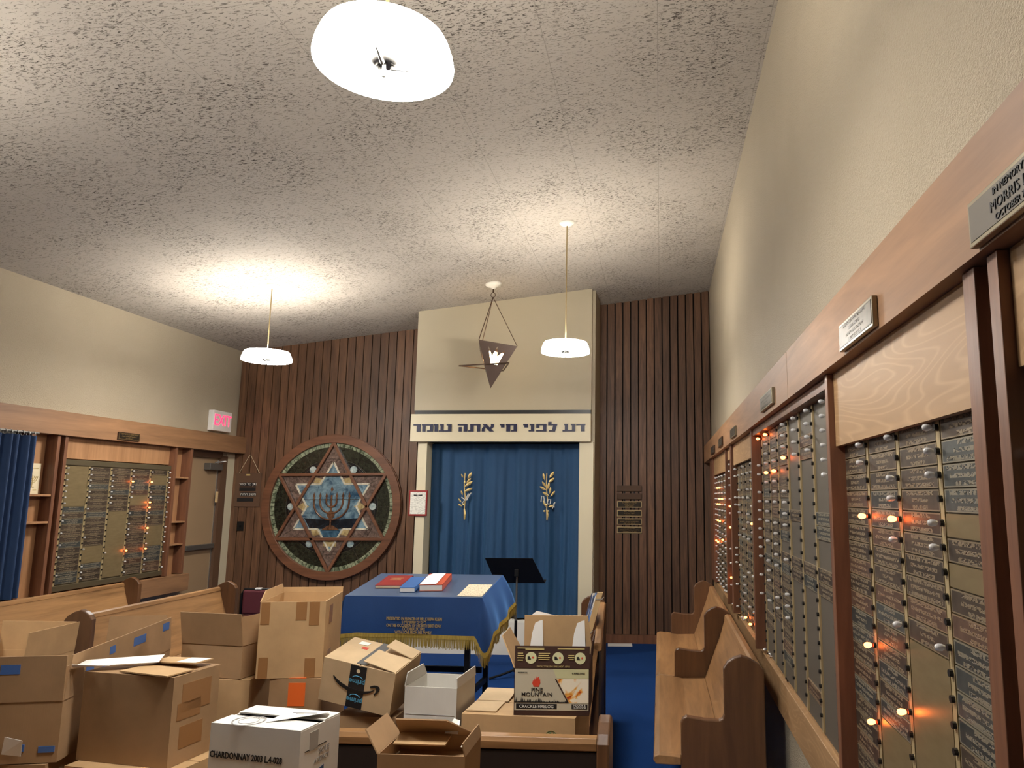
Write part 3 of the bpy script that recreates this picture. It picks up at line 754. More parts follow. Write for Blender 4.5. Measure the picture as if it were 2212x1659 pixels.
# fully filled board further back
ly = 5.20
by = [5.80, 5.55, 5.28, 5.01, 4.78]
ed = [(by[i+1]+.012, by[i]-.012) for i in range(4)] + [(4.575, 4.768)]
bars, cols = on_right(by, ed, ly)
plates = [(c, r, pick(), 1) for c in range(5) for r in range(20)]
bulbs = {(b, r): (1 if rng.random() < (.62 if r < 5 else .3) else 0) for b in range(5) for r in range(20)}
for k in ((4,7), (2,19), (3,19)): bulbs[k] = 2
memorial('memorial_board', 'densely filled memorial board between the posts, far part of right wall', (BX, ly, 0), -PI/2, 1.26, .836, 1.12, bars, cols, 20, 1.932, .0535, plates, bulbs, 'board_bronze', lambda k: (-k[0], k[1]))
# narrow strip board
ly = 6.125
bars, cols = on_right([6.26], [(5.94, 6.245)], ly)
plates = [(0, r, pick(), 1) for r in range(20)]
bulbs = {(0, r): 1 if r in (0,1,2,3,5,7,12,14,17) else 0 for r in range(20)}
for r in (6, 9, 16): bulbs[(0, r)] = 2
memorial('memorial_board', 'narrow one-column memorial board strip between two close posts', (BX, ly, 0), -PI/2, .39, .836, 1.16, bars, cols, 20, 1.99, .057, plates, bulbs, 'board_bronze', lambda k: k[1])
# farthest board
ly = 7.14
by = [7.86, 7.62, 7.36, 7.06, 6.74]
ed = [(by[i+1]+.012, by[i]-.012) for i in range(4)] + [(6.40, 6.728)]
bars, cols = on_right(by, ed, ly)
plates = [(c, r, pick(), 1) for c in range(5) for r in range(20)]
bulbs = {(b, r): 1 if rng.random() < .8 else 0 for b in range(5) for r in range(20)}
for k in ((1,2), (2,2), (2,4), (3,4), (1,5), (2,5), (1,8), (2,8), (3,11), (0,12), (1,12)): bulbs[k] = 2
memorial('memorial_board', 'farthest memorial board with many glowing bulbs beside the end panel', (BX, ly, 0), -PI/2, 1.53, .836, 1.10, bars, cols, 20, 1.915, .053, plates, bulbs, 'board_bronze', lambda k: (k[1], -k[0]))
# slice of the next board at the frame edge
ly = .90
bars, cols = on_right([1.19], [(.65, 1.17)], ly)
t5 = memorial('memorial_board', 'sliver of a brass memorial board at the right edge behind the double post', (BX, ly, 0), -PI/2, .60, .836, 1.08, bars, cols, 19, 1.90, .0545,
         [(0, 0, 'plate_slate', 1), (0, 1, 'blank_brass', 6), (0, 7, 'plate_brown', 1), (0, 8, 'blank_brass', 8)], {(0, 2): 1, (0, 8): 1, (0, 14): 2}, 'board_bronze', lambda k: k[1])

# plaques on the right fascia
for lb, y0, y1, z0, z1, ln in (
    ('largest fascia plaque at the right edge with raised lettering', .90, 1.222, 2.105, 2.182, [('IN MEMORY OF', .016, .0, .058, 'CENTER'), ('MORRIS LIPS', .024, .0, .036, 'CENTER'), ('OCTOBER 7, 19', .015, .0, .016, 'CENTER')]),
    ('silver rimmed fascia plaque above the four-column board', 1.79, 2.126, 2.108, 2.184, None),
    ('fascia plaque above the empty grey columns', 3.43, 3.825, 2.125, 2.20, None),
    ('fascia plaque above the densely filled board', 5.15, 5.50, 2.118, 2.185, None),
    ('fascia plaque second from the far end of right wall', 6.26, 6.60, 2.122, 2.20, None),
    ('farthest small fascia plaque on the right wall', 7.18, 7.62, 2.115, 2.19, None)):
    wall_plaque(lb, (FR, (y0+y1)/2, z0), -PI/2, y1-y0, z1-z0, 'plaque_face', .014, 'plaques on the right fascia', ln, 'dark_bronze' if 'far' in lb else 'plaque_rim')

# loose bulbs lying on the ledge
def loose(label, y, x=.597, rz=0.0):
    b = thing('loose_bulb', label, 'bulb', (x, y, .8348), rz, 'loose bulbs on the right ledge')
    MB().lathe([(.001, .030), (.006, .028), (.009, .020), (.008, .009), (.005, .0)], (0, 0, .0092), 10, 'y').obj('glass', 'clear_bulb', b, smooth=True)
    MB().lathe([(.001, -.016), (.005, -.016), (.0052, .001)], (0, 0, .0092), 8, 'y').obj('base', 'bright_chrome', b, smooth=True)
for i, (y, g) in enumerate(((8.25, 'farthest loose bulb on the ledge'), (7.62, 'loose bulb on the ledge below the farthest board'), (7.15, 'loose bulb on the ledge near the narrow strip board'),
     (6.28, 'left bulb of the pair below the narrow strip board'), (6.18, 'right bulb of the pair below the narrow strip board'),
     (5.60, 'left bulb of the pair below the densely filled board'), (5.52, 'right bulb of the pair below the densely filled board'))):
    loose(g, y, .600, rad(20*i))
for i, y in enumerate((4.78, 4.70, 4.62, 4.55, 4.48, 4.41, 4.34, 4.27)):
    loose('clear bulb in the row lying on the ledge behind the nearest right pew', y, .597+.006*(i % 2), rad(37*i))
for i, y in enumerate((2.44, 2.36)):
    loose(('bulb on the ledge at the foot of the post beside the nearest board', 'second bulb on the ledge, just right of the post foot')[i], y, .596, rad(70+40*i))
for i, y in enumerate((3.80, 3.76)):
    b = MB().box((.594, y, .8345), (.604, y+.012, .842)).obj('bulb_socket', 'black_plastic', None)
    tag(b, ('farther of two black sockets lying on the ledge', 'nearer of two black sockets lying on the ledge')[i], 'socket', 'black sockets on the ledge')

# ------------------------------------------------------------------ pews
def end_profile():
    pts = [(-.008, 0), (-.008, .862), (-.03, .890), (-.075, .916), (-.118, .93), (-.150, .920), (-.185, .898), (-.204, .868), (-.204, .652), (-.212, .634), (-.230, .625),
           (-.30, .628), (-.385, .640), (-.405, .632), (-.415, .61), (-.415, 0)]
    return pts
def pew(label, loc, rz, length, ends=(True, True), upright=False):
    """x along the pew, seat towards -y, origin at the floor below the middle of the rear plane"""
    p = thing('pew', label, 'pew', loc, rz, 'oak pews'); h = length/2
    for s, e in ((-1, ends[0]), (1, ends[1])):
        if e: MB().prism(end_profile(), s*h-.022, s*h+.022, 'yz').obj('end_panel', 'pew_end', p, bevel=.006)
        else: MB().prism([(-.02, 0), (-.02, .7), (-.1, .42), (-.5, .42), (-.46, 0)], s*(h-.08)-.015, s*(h-.08)+.015, 'yz').obj('support', 'pew_end', p)
    x0, x1 = -h+(.022 if ends[0] else 0), h-(.022 if ends[1] else 0)
    # curved backrest
    prof = [(-.205, .452), (-.185, .50), (-.140, .62), (-.095, .74), (-.066, .835), (-.060, .862), (-.048, .872), (-.028, .868), (-.024, .852), (-.034, .83), (-.055, .74), (-.105, .60), (-.150, .48), (-.175, .43)]
    if upright: prof = [(y if z > .8 else -.066-.10*(.86-z) if i < 6 else -.034-.10*(.86-z), z) for i, (y, z) in enumerate(prof)]
    MB().prism(prof, x0, x1, 'yz').obj('backrest', 'pew_oak', p, bevel=.002)
    if upright: MB().box((x0, -.029, .06), (x1, -.018, .832)).obj('rear_panel', 'dark_stain', p)  # near-black brown board set behind the upright backrest
    MB().prism([(-.066, .848), (-.060, .874), (-.045, .882), (-.020, .878), (-.012, .862), (-.014, .838), (-.03, .832)], x0, x1, 'yz').obj('top_rail', 'pew_oak', p, bevel=.002)
    sx0, sx1 = (-h if ends[0] else -h), h
    sp_ = [(-.206, .452), (-.36, .446), (-.46, .458), (-.52, .462), (-.546, .452), (-.550, .435), (-.535, .418), (-.46, .416), (-.18, .418)]
    s_ = MB(); s_.prism(sp_, x0, x1, 'yz')
    fr_ = [(-.4155, .453), (-.46, .458), (-.52, .462), (-.546, .452), (-.550, .435), (-.535, .418), (-.46, .416), (-.4155, .4165)]
    if ends[0]: s_.prism(fr_, -h-.02, x0, 'yz')
    if ends[1]: s_.prism(fr_, x1, h+.02, 'yz')
    s_.obj('seat', 'pew_oak', p, bevel=.004)
    return p
pew('nearest pew along the right wall, bare seat, dark end panel facing the camera', (.508, 4.68, 0), -PI/2, 1.62, (False, True))
pew('farther pew along the right wall standing beside the plank wall', (.508, 6.355, 0), -PI/2, 1.66)
pew('pew against the left wall below the bronze memorial board', (-5.04, 5.45, 0), PI/2, 2.70)
pew('pew on the left standing in front of the wall pew, with a rounded near end', (-3.985, 5.745, 0), PI/2, 1.71)
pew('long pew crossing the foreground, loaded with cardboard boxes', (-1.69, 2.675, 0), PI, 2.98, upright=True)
pew('nearest pew row mostly below the frame under the near boxes', (-1.55, 1.90, 0), PI, 2.70)
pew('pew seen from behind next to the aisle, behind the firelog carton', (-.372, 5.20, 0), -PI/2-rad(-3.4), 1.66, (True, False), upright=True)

# ------------------------------------------------------------------ pendant lamps
def pendant(label, x, y, zb, R=.205):
    zt = ceil(x)
    p = thing('pendant_lamp', label, 'pendant lamp', (x, y, zb), 0, 'round white pendant lamps')
    h = .086; r1 = R*.90
    MB().lathe([(R-.002, .003), (R, 0), (R+.001, .010), (R-.003, .035), (r1+.004, h-.012), (r1-.003, h), (r1-.006, h-.001), (r1-.001, h-.013), (R-.006, .035), (R-.002, .010)], n=56, close=True).obj('shade', 'shade_glow', p, smooth=True)
    MB().lathe([(R-.009, .013), (R-.0085, .035), (r1-.003, h-.013), (r1-.008, h-.002), (.115, h-.001), (.115, h+.001), (r1-.004, h+.0012)], n=48).obj('lining', 'shade_lining', p, smooth=True)
    MB().lathe([(.0005, .022), (R*.5, .019), (R-.006, .012)], n=48).obj('diffuser', 'shade_glow', p, smooth=True)
    MB().lathe([(.0005, .025), (R*.5, .022), (R-.008, .015)], n=48).obj('diffuser_back', 'shade_lining', p, smooth=True)
    hub = MB().lathe([(.0005, .012), (.030, .004), (.042, .010), (.044, .0215)], n=16).lathe([(.0005, -.038), (.006, -.036), (.006, .012)], n=10)
    hb = hub.obj('hub', 'steel_grey', p, smooth=True)
    for k in range(3):
        q = rad(35+120*k); MB().tube([(.02*math.cos(q), .02*math.sin(q), .0), (.085*math.cos(q), .085*math.sin(q), .010)], [.008, .004], 6).obj('hub_arm', 'steel_grey', hb)
    MB().tube([(0, 0, .03), (0, 0, zt-zb-.02)], .0055, 8).obj('rod', 'rail_brass', p)
    a = math.atan(.119)
    T = Matrix.Translation((0, 0, zt-zb)) @ Matrix.Rotation(-a, 4, 'Y')
    MB(T).lathe([(.0005, -.032), (.02, -.032), (.05, -.020), (.066, -.008), (.068, -.001)], n=24).obj('canopy', 'white_paint', p, smooth=True)
    for k in range(3):
        q = rad(80+120*k); MB().ball((.06*math.cos(q), .06*math.sin(q), .052), .022, 8).obj('bulb', 'white_paint', p, smooth=True)
    ld = bpy.data.lights.new('bulb_light', 'POINT'); ld.energy = BULB_W; ld.color = WARM; ld.shadow_soft_size = .025
    lo = bpy.data.objects.new('bulb_light', ld); COL.objects.link(lo); lo.parent = p; lo.location = (0, 0, .062)
pendant('large bright pendant lamp nearest the camera at the top of the photo', -.822, 2.02, 2.978)
pendant('distant pendant lamp in front of the left planks', -3.759, 6.771, 2.966, .225)
pendant('distant pendant lamp in front of the cream alcove wall', -.799, 6.188, 2.905)
pendant('pendant lamp over the left pews outside the frame', -3.76, 2.3, 2.95)

# ------------------------------------------------------------------ eternal light
nx, ny = -1.772, 7.63
el = thing('hanging_sanctuary_lamp', 'bronze pyramid sanctuary lamp with crown cutouts hanging on thin rods', 'sanctuary lamp', (nx, ny, 2.815))
zc = ceil(nx)-2.815
Tc = Matrix.Translation((0, 0, zc)) @ Matrix.Rotation(-math.atan(.119), 4, 'Y')
MB(Tc).lathe([(.0005, -.062), (.012, -.06), (.03, -.045), (.075, -.025), (.088, -.010), (.086, -.001)], n=28).obj('canopy', 'white_paint', el, smooth=True)
MB().tube([(0, 0, zc-.06), (0, 0, zc-.10)], .007, 8).obj('hook', 'dark_bronze', el)
MB().tube([(.024*math.cos(q*PI/10), 0, zc-.125+.026*math.sin(q*PI/10)) for q in range(21)], .004, 6, False).obj('ring', 'dark_bronze', el)
ap = Vector((0.0, 0, 0))
A_, B_, C_ = Vector((-.115, -.10, .50)), Vector((.275, -.01, .445)), Vector((-.165, .17, .435))
zr = zc-.15
def tri_wall(mb, P0, P1, P2, hole=None):
    n = (P1-P0).cross(P2-P0).normalized()*.004
    if hole is None: mb.add([P0, P1, P2, P0+n, P1+n, P2+n], [(0, 1, 2), (5, 4, 3), (0, 3, 4, 1), (1, 4, 5, 2), (2, 5, 3, 0)]); return
# front wall with the crown cut through: ring of quads between triangle and crown outline
def cut_wall(P0, P1, P2, crown):
    """P0-P1 upper edge, P2 tip; crown in (u along P0->P1, v down) plane coordinates"""
    bm = bmesh.new(); ux = (P1-P0); vz = P2-(P0+P1)/2
    pt = lambda u, v: (P0+P1)/2 + ux*u + vz*v
    outer = [bm.verts.new(pt(-.5, 0)), bm.verts.new(pt(.5, 0)), bm.verts.new(pt(0, 1))]
    inner = [bm.verts.new(pt(u, v)) for u, v in crown]
    ed = [bm.edges.new((outer[i], outer[(i+1) % 3])) for i in range(3)] + [bm.edges.new((inner[i], inner[(i+1) % len(inner)])) for i in range(len(inner))]
    bmesh.ops.triangle_fill(bm, use_beauty=True, use_dissolve=False, edges=ed)
    mb = MB(); bm.verts.index_update(); mb.add([v.co.copy() for v in bm.verts], [tuple(v.index for v in f.verts) for f in bm.faces]); bm.free(); return mb
crown = [(-.23, .10), (-.10, .30), (.0, .08), (.03, .30), (.22, .13), (.08, .475), (-.10, .475)]
cut_wall(A_, B_, ap, crown).obj('front_wall', 'bronze_sheet', el, solid=.004)
cut_wall(C_, A_, ap, crown).obj('left_wall', 'bronze_sheet', el, solid=.004)
cut_wall(B_, C_, ap, crown).obj('rear_wall', 'bronze_sheet', el, solid=.004)
for P_ in (A_, B_, C_): MB().tube([(0, 0, zr+.0), P_], .0045, 6).obj('hanger_rod', 'dark_bronze', el)
h_ = .235
f = MB()
tp = [Vector((-.345, .0, h_)), Vector((.215, -.13, h_+.005)), Vector((.06, .33, h_))]
for i in range(3):
    a_, b_ = tp[i], tp[(i+1) % 3]; d = (b_-a_).normalized(); nn = Vector((-d.y, d.x, 0))*.006
    f.hexa([a_-nn, b_-nn, b_+nn, a_+nn, a_-nn+Vector((0, 0, .012)), b_-nn+Vector((0, 0, .012)), b_+nn+Vector((0, 0, .012)), a_+nn+Vector((0, 0, .012))])
f.obj('triangle_frame', 'dark_bronze', el)
gl_ = MB()
k = .80
gl_.add([A_*k, B_*k, C_*k, ap+Vector((0, 0, .12))*1], [(0, 2, 1), (0, 1, 3), (1, 2, 3), (2, 0, 3)])
gl_.obj('glowing_liner', 'eternal_glow', el)

# ------------------------------------------------------------------ reading table with cloth
SL = .1256
def tz(y): return .951 + (y-5.58)*SL
tx0, tx1, ty0, ty1 = -2.355, -1.312, 5.58, 6.30
rtb = thing('reading_table', 'black framed reading table with a sloping top below the blue cloth', 'table', (-1.83, 5.94, 0))
def loc3(x, y, z): return (x+1.83, y-5.94, z)
MB().hexa([loc3(tx0+.01, ty0+.01, tz(ty0)-.03), loc3(tx1-.01, ty0+.01, tz(ty0)-.03), loc3(tx1-.01, ty1-.01, tz(ty1)-.03), loc3(tx0+.01, ty1-.01, tz(ty1)-.03),
           loc3(tx0+.01, ty0+.01, tz(ty0)-.008), loc3(tx1-.01, ty0+.01, tz(ty0)-.008), loc3(tx1-.01, ty1-.01, tz(ty1)-.008), loc3(tx0+.01, ty1-.01, tz(ty1)-.008)]).obj('tabletop', 'post_wood', rtb)
for x, y in ((-1.436, 5.68), (-2.24, 5.68), (-1.424, 6.24), (-2.24, 6.24)):
    MB().box(loc3(x-.019, y-.019, 0), loc3(x+.019, y+.019, tz(y)-.032)).obj('leg', 'black_metal', rtb)
for y, z in ((5.68, .37), (6.24, .30)): MB().box(loc3(-2.22, y-.014, z-.022), loc3(-1.456, y+.014, z+.022)).obj('rail', 'black_metal', rtb)
MB().hexa([loc3(-1.45, 5.70, .21), loc3(-1.42, 5.70, .21), loc3(-1.41, 6.22, .21), loc3(-1.44, 6.22, .21), loc3(-1.45, 5.70, .25), loc3(-1.42, 5.70, .25), loc3(-1.41, 6.22, .25), loc3(-1.44, 6.22, .25)]).obj('rail', 'black_metal', rtb)

cloth = thing('table_cloth', 'royal blue velvet cloth with gold fringe and stitched dedication on the reading table', 'tablecloth', (-1.83, 5.94, 0))
# perimeter of tops and hems
top = []; hem = []
N1 = 30
for i in range(N1+1):
    u = i/N1; x = tx0 + (tx1-tx0)*u
    top.append(Vector((x, ty0, tz(ty0)+.002)))
    hx = -2.36 + (tx1-.045+2.36)*u
    hem.append(Vector((hx, 5.555-.012*math.sin(u*9)-.01*u, .672-.012*u-.018*max(0, .12-u)/.12)))
for i in range(1, 13):
    u = i/12; ang = u*PI/2
    top.append(Vector((tx1, ty0, tz(ty0)+.002)))
    hem.append(Vector((tx1-.045+.125*math.sin(ang), 5.545-.05*math.sin(2*ang)+.12*(1-math.cos(ang)), .655-.125*math.sin(2*ang)**1.6+.02*u)))
base_h = hem[-1].copy()
for i in range(1, 21):
    u = i/20; y = ty0+(ty1-ty0)*u
    top.append(Vector((tx1, y, tz(y)+.002)))
    hem.append(Vector((base_h.x+.012*math.sin(u*14)-.0*u+.01*u, base_h.y+(ty1+.06-base_h.y)*u, base_h.z+(.80-base_h.z)*u-.02*math.sin(u*PI))))
tv = []
for i in range(1, 7):
    u = i/6; ang = u*PI/2
    top.append(Vector((tx1, ty1, tz(ty1)+.002)))
    b2 = hem[N1+12+20]
    hem.append(Vector((b2.x-.07*(1-math.cos(ang)), b2.y+.05*math.sin(ang), b2.z-.05*math.sin(2*ang)-.02*u)))
for i in range(1, 13):
    u = i/12; x = tx1+(tx0-tx1)*u
    top.append(Vector((x, ty1, tz(ty1)+.002))); hem.append(Vector((x, ty1+.03, .77)))
for i in range(0, 13):
    u = i/12; y = ty1+(ty0-ty1)*u
    top.append(Vector((tx0, y, tz(y)+.002))); hem.append(Vector((tx0-.03-.03*u, y+(.0 if u < .9 else -.02), .76-.09*u)))
off = Vector((1.83, -5.94, 0))
NV = 8; n = len(top)
mb = MB(); vs = []; fs = []
for j in range(NV+1):
    v = j/NV
    for i in range(n):
        p = top[i].lerp(hem[i], v); b = .014*math.sin(v*PI)
        d = (hem[i]-top[i]); o2 = Vector((d.x, d.y, 0)); o2 = o2.normalized() if o2.length > 1e-4 else Vector((0, -1, 0))
        vs.append(p + o2*b + off)
for j in range(NV):
    for i in range(n-1): fs.append((j*n+i, j*n+i+1, (j+1)*n+i+1, (j+1)*n+i))
mb.add(vs, fs)
mb.grid(lambda u, v: Vector((tx0+(tx1-tx0)*u, ty0+(ty1-ty0)*v, tz(ty0+(ty1-ty0)*v)+.002)) + off, 12, 8)
mb.obj('velvet', 'table_velvet', cloth, smooth=True)
# gold band and fringe along the hem
band = MB(); vs = []; fs = []
for i in range(n):
    d = (top[i]-hem[i]).normalized(); o2 = Vector((hem[i].x-top[i].x, hem[i].y-top[i].y, 0)); o2 = o2.normalized() if o2.length > 1e-3 else Vector((0, -1, 0))
    vs += [hem[i]+off+o2*.004+d*.034, hem[i]+off+o2*.005, hem[i]+off-o2*.003]
for i in range(n-1): fs += [(3*i, 3*i+3, 3*i+4, 3*i+1), (3*i+1, 3*i+4, 3*i+5, 3*i+2)]
band.add(vs, fs); bd_ = band.obj('gold_band', 'gold_fringe', cloth)
fr_ = MB()
rf = random.Random(5)
for i in range(n-1):
    seg = (hem[i+1]-hem[i]); L_ = seg.length
    if L_ < 1e-4: continue
    m = max(2, int(L_/.0046))
    for q in range(m):
        p = hem[i]+seg*((q+.5)/m)+off; ln = .062+rf.uniform(-.008, .012); s = seg.normalized()*.0023; jx = Vector((rf.uniform(-.004, .004), rf.uniform(-.006, .003), 0))
        nrm = Vector((-seg.y, seg.x, 0)); nrm = nrm.normalized()*.0015 if nrm.length > 1e-4 else Vector((0, .0015, 0))
        e = p-Vector((0, 0, ln))+jx
        fr_.add([p-s, p+s, p+nrm*2, e-s, e+s, e+nrm*2], [(0, 1, 4, 3), (1, 2, 5, 4), (2, 0, 3, 5), (3, 4, 5)])
fr_.obj('fringe', 'gold_fringe', bd_)
Tt = Matrix.Translation((1.83, -5.94, 0))
for body, z, sz in (('PRESENTED IN HONOR OF MR. JOSEPH KLEIN', .800, .0305), ("\u05e8' \u05d9\u05d5\u05e1\u05e3 \u05d1\u05df \u05e9\u05de\u05e9\u05d5\u05df \u05e7\u05dc\u05d9\u05d9\u05df \u05e0\u05d9"[::-1], .778, .028), ('ON THE OCCASION OF HIS 80TH BIRTHDAY', .753, .0305), ('OCTOBER 29, 1982', .730, .0305), ('WITH LOVE FROM HIS FAMILY', .706, .0305)):
    yy = 5.58-.025*((.951-z)/.28)-.022
    text_mb(body, sz, Tt @ Tr(-1.808, yy, z), .001, .67, bold=.022).obj('stitched_words', 'gold_thread', cloth)
tilt = math.atan(SL)
def on_table(name, label, cat, x, y, rz, lift=.005):
    o = thing(name, label, cat, (x, y, tz(y)+lift)); o.rotation_euler = (Matrix.Rotation(tilt, 3, 'X') @ Matrix.Rotation(rz, 3, 'Z')).to_euler(); return o
cs = MB().hexa([(tx0+.004, ty0+.004, tz(ty0)+.0035), (tx1-.004, ty0+.004, tz(ty0)+.0035), (tx1-.004, ty1-.004, tz(ty1)+.0035), (tx0+.004, ty1-.004, tz(ty1)+.0035),
                (tx0+.004, ty0+.004, tz(ty0)+.0045), (tx1-.004, ty0+.004, tz(ty0)+.0045), (tx1-.004, ty1-.004, tz(ty1)+.0045), (tx0+.004, ty1-.004, tz(ty1)+.0045)]).obj('plastic_sheet', 'clear_plastic')
tag(cs, 'clear glossy plastic sheet covering the top of the blue table cloth', 'table cover')
def book(label, x, y, rz, w, d, th, cover, paper='paper_cream'):
    b = on_table('book', label, 'book', x, y, rz)
    MB().box((-w/2+.004, -d/2+.004, .003), (w/2-.002, d/2-.004, th-.003)).obj('pages', paper, b)
    c = MB().box((-w/2, -d/2, th-.003), (w/2, d/2, th)).box((-w/2, -d/2, 0), (w/2, d/2, .003)).box((w/2-.003, -d/2, 0), (w/2, d/2, th)).obj('cover', cover, b)
    return b, c
plain('cover_maroon', srgb(128, 32, 36), .45); plain('cover_blue', srgb(48, 96, 160), .5); plain('cover_orange', srgb(186, 78, 48), .5)
b, c = book('maroon hardback lying on the blue table', -2.118, 5.972, rad(3), .208, .335, .022, 'cover_maroon')
MB().box((-.085, -.15, .0221), (.09, .16, .0223)).obj('title_panel', 'red_frame', c)
for k, (wd, yy) in enumerate(((.10, .07), (.06, .045), (.09, .02))): MB().box((-wd/2, yy, .0224), (wd/2, yy+.008, .0228)).obj('title_line', 'print_gold', c)
book('small thick blue hardback between the maroon book and the white-covered book', -1.932, 5.865, rad(4), .118, .34, .036, 'cover_blue', 'paper_white')
b, c = book('thick book with orange spine and loose white jacket on the blue table', -1.768, 5.925, rad(5), .18, .37, .048, 'cover_orange', 'paper_white')
MB().add([(-.088, -.18, .049), (.04, -.18, .0535), (.045, .17, .0535), (-.06, .178, .0515), (-.086, .10, .049)], [(0, 1, 2, 3, 4)]).obj('loose_jacket', 'paper_white', b, solid=.0012)
sh = on_table('printed_sheet', 'printed cream sheet lying at the right of the blue table top', 'paper', -1.418, 5.785, rad(0), .0052)
MB().box((-.094, -.18, 0), (.094, .18, .0009)).obj('page', 'printed_paper', sh)

# ------------------------------------------------------------------ music stand
ms = thing('music_stand', 'black music stand behind the right corner of the blue table', 'music stand', (-1.385, 7.3, 0))
e1 = Vector((-.209, .02, .866)); e2 = Vector((.269, .05, .866)); upv = Vector((-.09, -.10, .242))
nv = (e2-e1).cross(upv).normalized()
MB().hexa([e1, e2, e2+nv*.006, e1+nv*.006, e1+upv, e2+upv*1.0-Vector((.02, 0, 0)), e2+upv-Vector((.02, 0, 0))+nv*.006, e1+upv+nv*.006]).obj('desk', 'black_metal', ms, bevel=.001)
yl = Vector((0, .06, .02))
MB().hexa([e1, e2, e2+yl, e1+yl, e1+Vector((0, 0, .006)), e2+Vector((0, 0, .006)), e2+yl+Vector((0, 0, .006)), e1+yl+Vector((0, 0, .006))]).obj('lip', 'black_metal', ms)
MB().tube([(0, 0, .05), (0, 0, .52)], .014, 10).obj('lower_tube', 'black_metal', ms); MB().tube([(0, 0, .5), (.0, 0, .95)], .009, 10).obj('upper_tube', 'steel_grey', ms)
MB().box((-.02, -.035, .93), (.02, .0, 1.0)).obj('bracket', 'black_metal', ms, bevel=.004)
for k in range(3):
    q = rad(90+120*k); MB().tube([(0, 0, .07), (.13*math.cos(q), .13*math.sin(q), .035), (.25*math.cos(q), .25*math.sin(q), .012)], .011, 8).obj('leg', 'black_metal', ms)

# ------------------------------------------------------------------ folding chair and sheet on the floor
ch = thing('folding_chair', 'maroon padded folding chair with black frame before the plank wall', 'chair', (-4.07, 7.5, 0), rad(8))
MB().box((-.15, -.02, .50), (.15, .02, .74)).obj('backrest', 'maroon_vinyl', ch, bevel=.02)
MB().tube([(-.17, .02, 0), (-.17, .02, .70), (-.145, .02, .745), (.145, .02, .745), (.17, .02, .70), (.17, .02, 0)], .013, 8).obj('back_frame', 'black_metal', ch, smooth=True)
MB().box((-.19, .02, .43), (.19, .40, .47)).obj('seat', 'maroon_vinyl', ch, bevel=.015)
for s in (-1, 1): MB().tube([(s*.175, .42, 0), (s*.175, .05, .44)], .012, 8).obj('leg', 'black_metal', ch)
MB().box((-.03, -.018, .748), (.03, .03, .76)).obj('top_clip', 'paper_white', ch)
fs_ = thing('floor_paper', 'white paper sheet on the carpet at the foot of the plank wall', 'paper', (-.475, 8.95, 0.0005), rad(4))
MB().box((-.14, -.085, 0), (.14, .085, .002)).obj('page', 'paper_white', fs_)

# canvas leaning on the aisle pew
pc = thing('stretched_canvas', 'painted canvas on a pale wooden stretcher standing on the aisle pew', 'painting', (-.50, 5.0, .47))
MB().hexa([Vector(p)-Vector((-.50, 5.0, .47)) for p in ((-.575, 4.93, .475), (-.545, 4.93, .475), (-.605, 5.42, .475), (-.635, 5.42, .475), (-.405, 4.93, 1.085), (-.378, 4.93, 1.085), (-.465, 5.42, 1.02), (-.49, 5.42, 1.02))]).obj('canvas', 'canvas_paint', pc)
MB().hexa([Vector(p)-Vector((-.50, 5.0, .47)) for p in ((-.578, 4.92, .473), (-.542, 4.92, .473), (-.542, 4.945, .473), (-.578, 4.945, .473), (-.408, 4.92, 1.088), (-.372, 4.92, 1.088), (-.372, 4.945, 1.088), (-.408, 4.945, 1.088))]).obj('stretcher_bar', 'slat_pine', pc)
for zz, xx in ((1.045, -.40), (.835, -.470)): MB().tube([(xx+.5-.02, -.085, zz-.47), (xx+.5+.022, -.085, zz-.47), (xx+.5+.034, -.088, zz-.455)], .004, 5).obj('twine', 'paper_grey', pc)

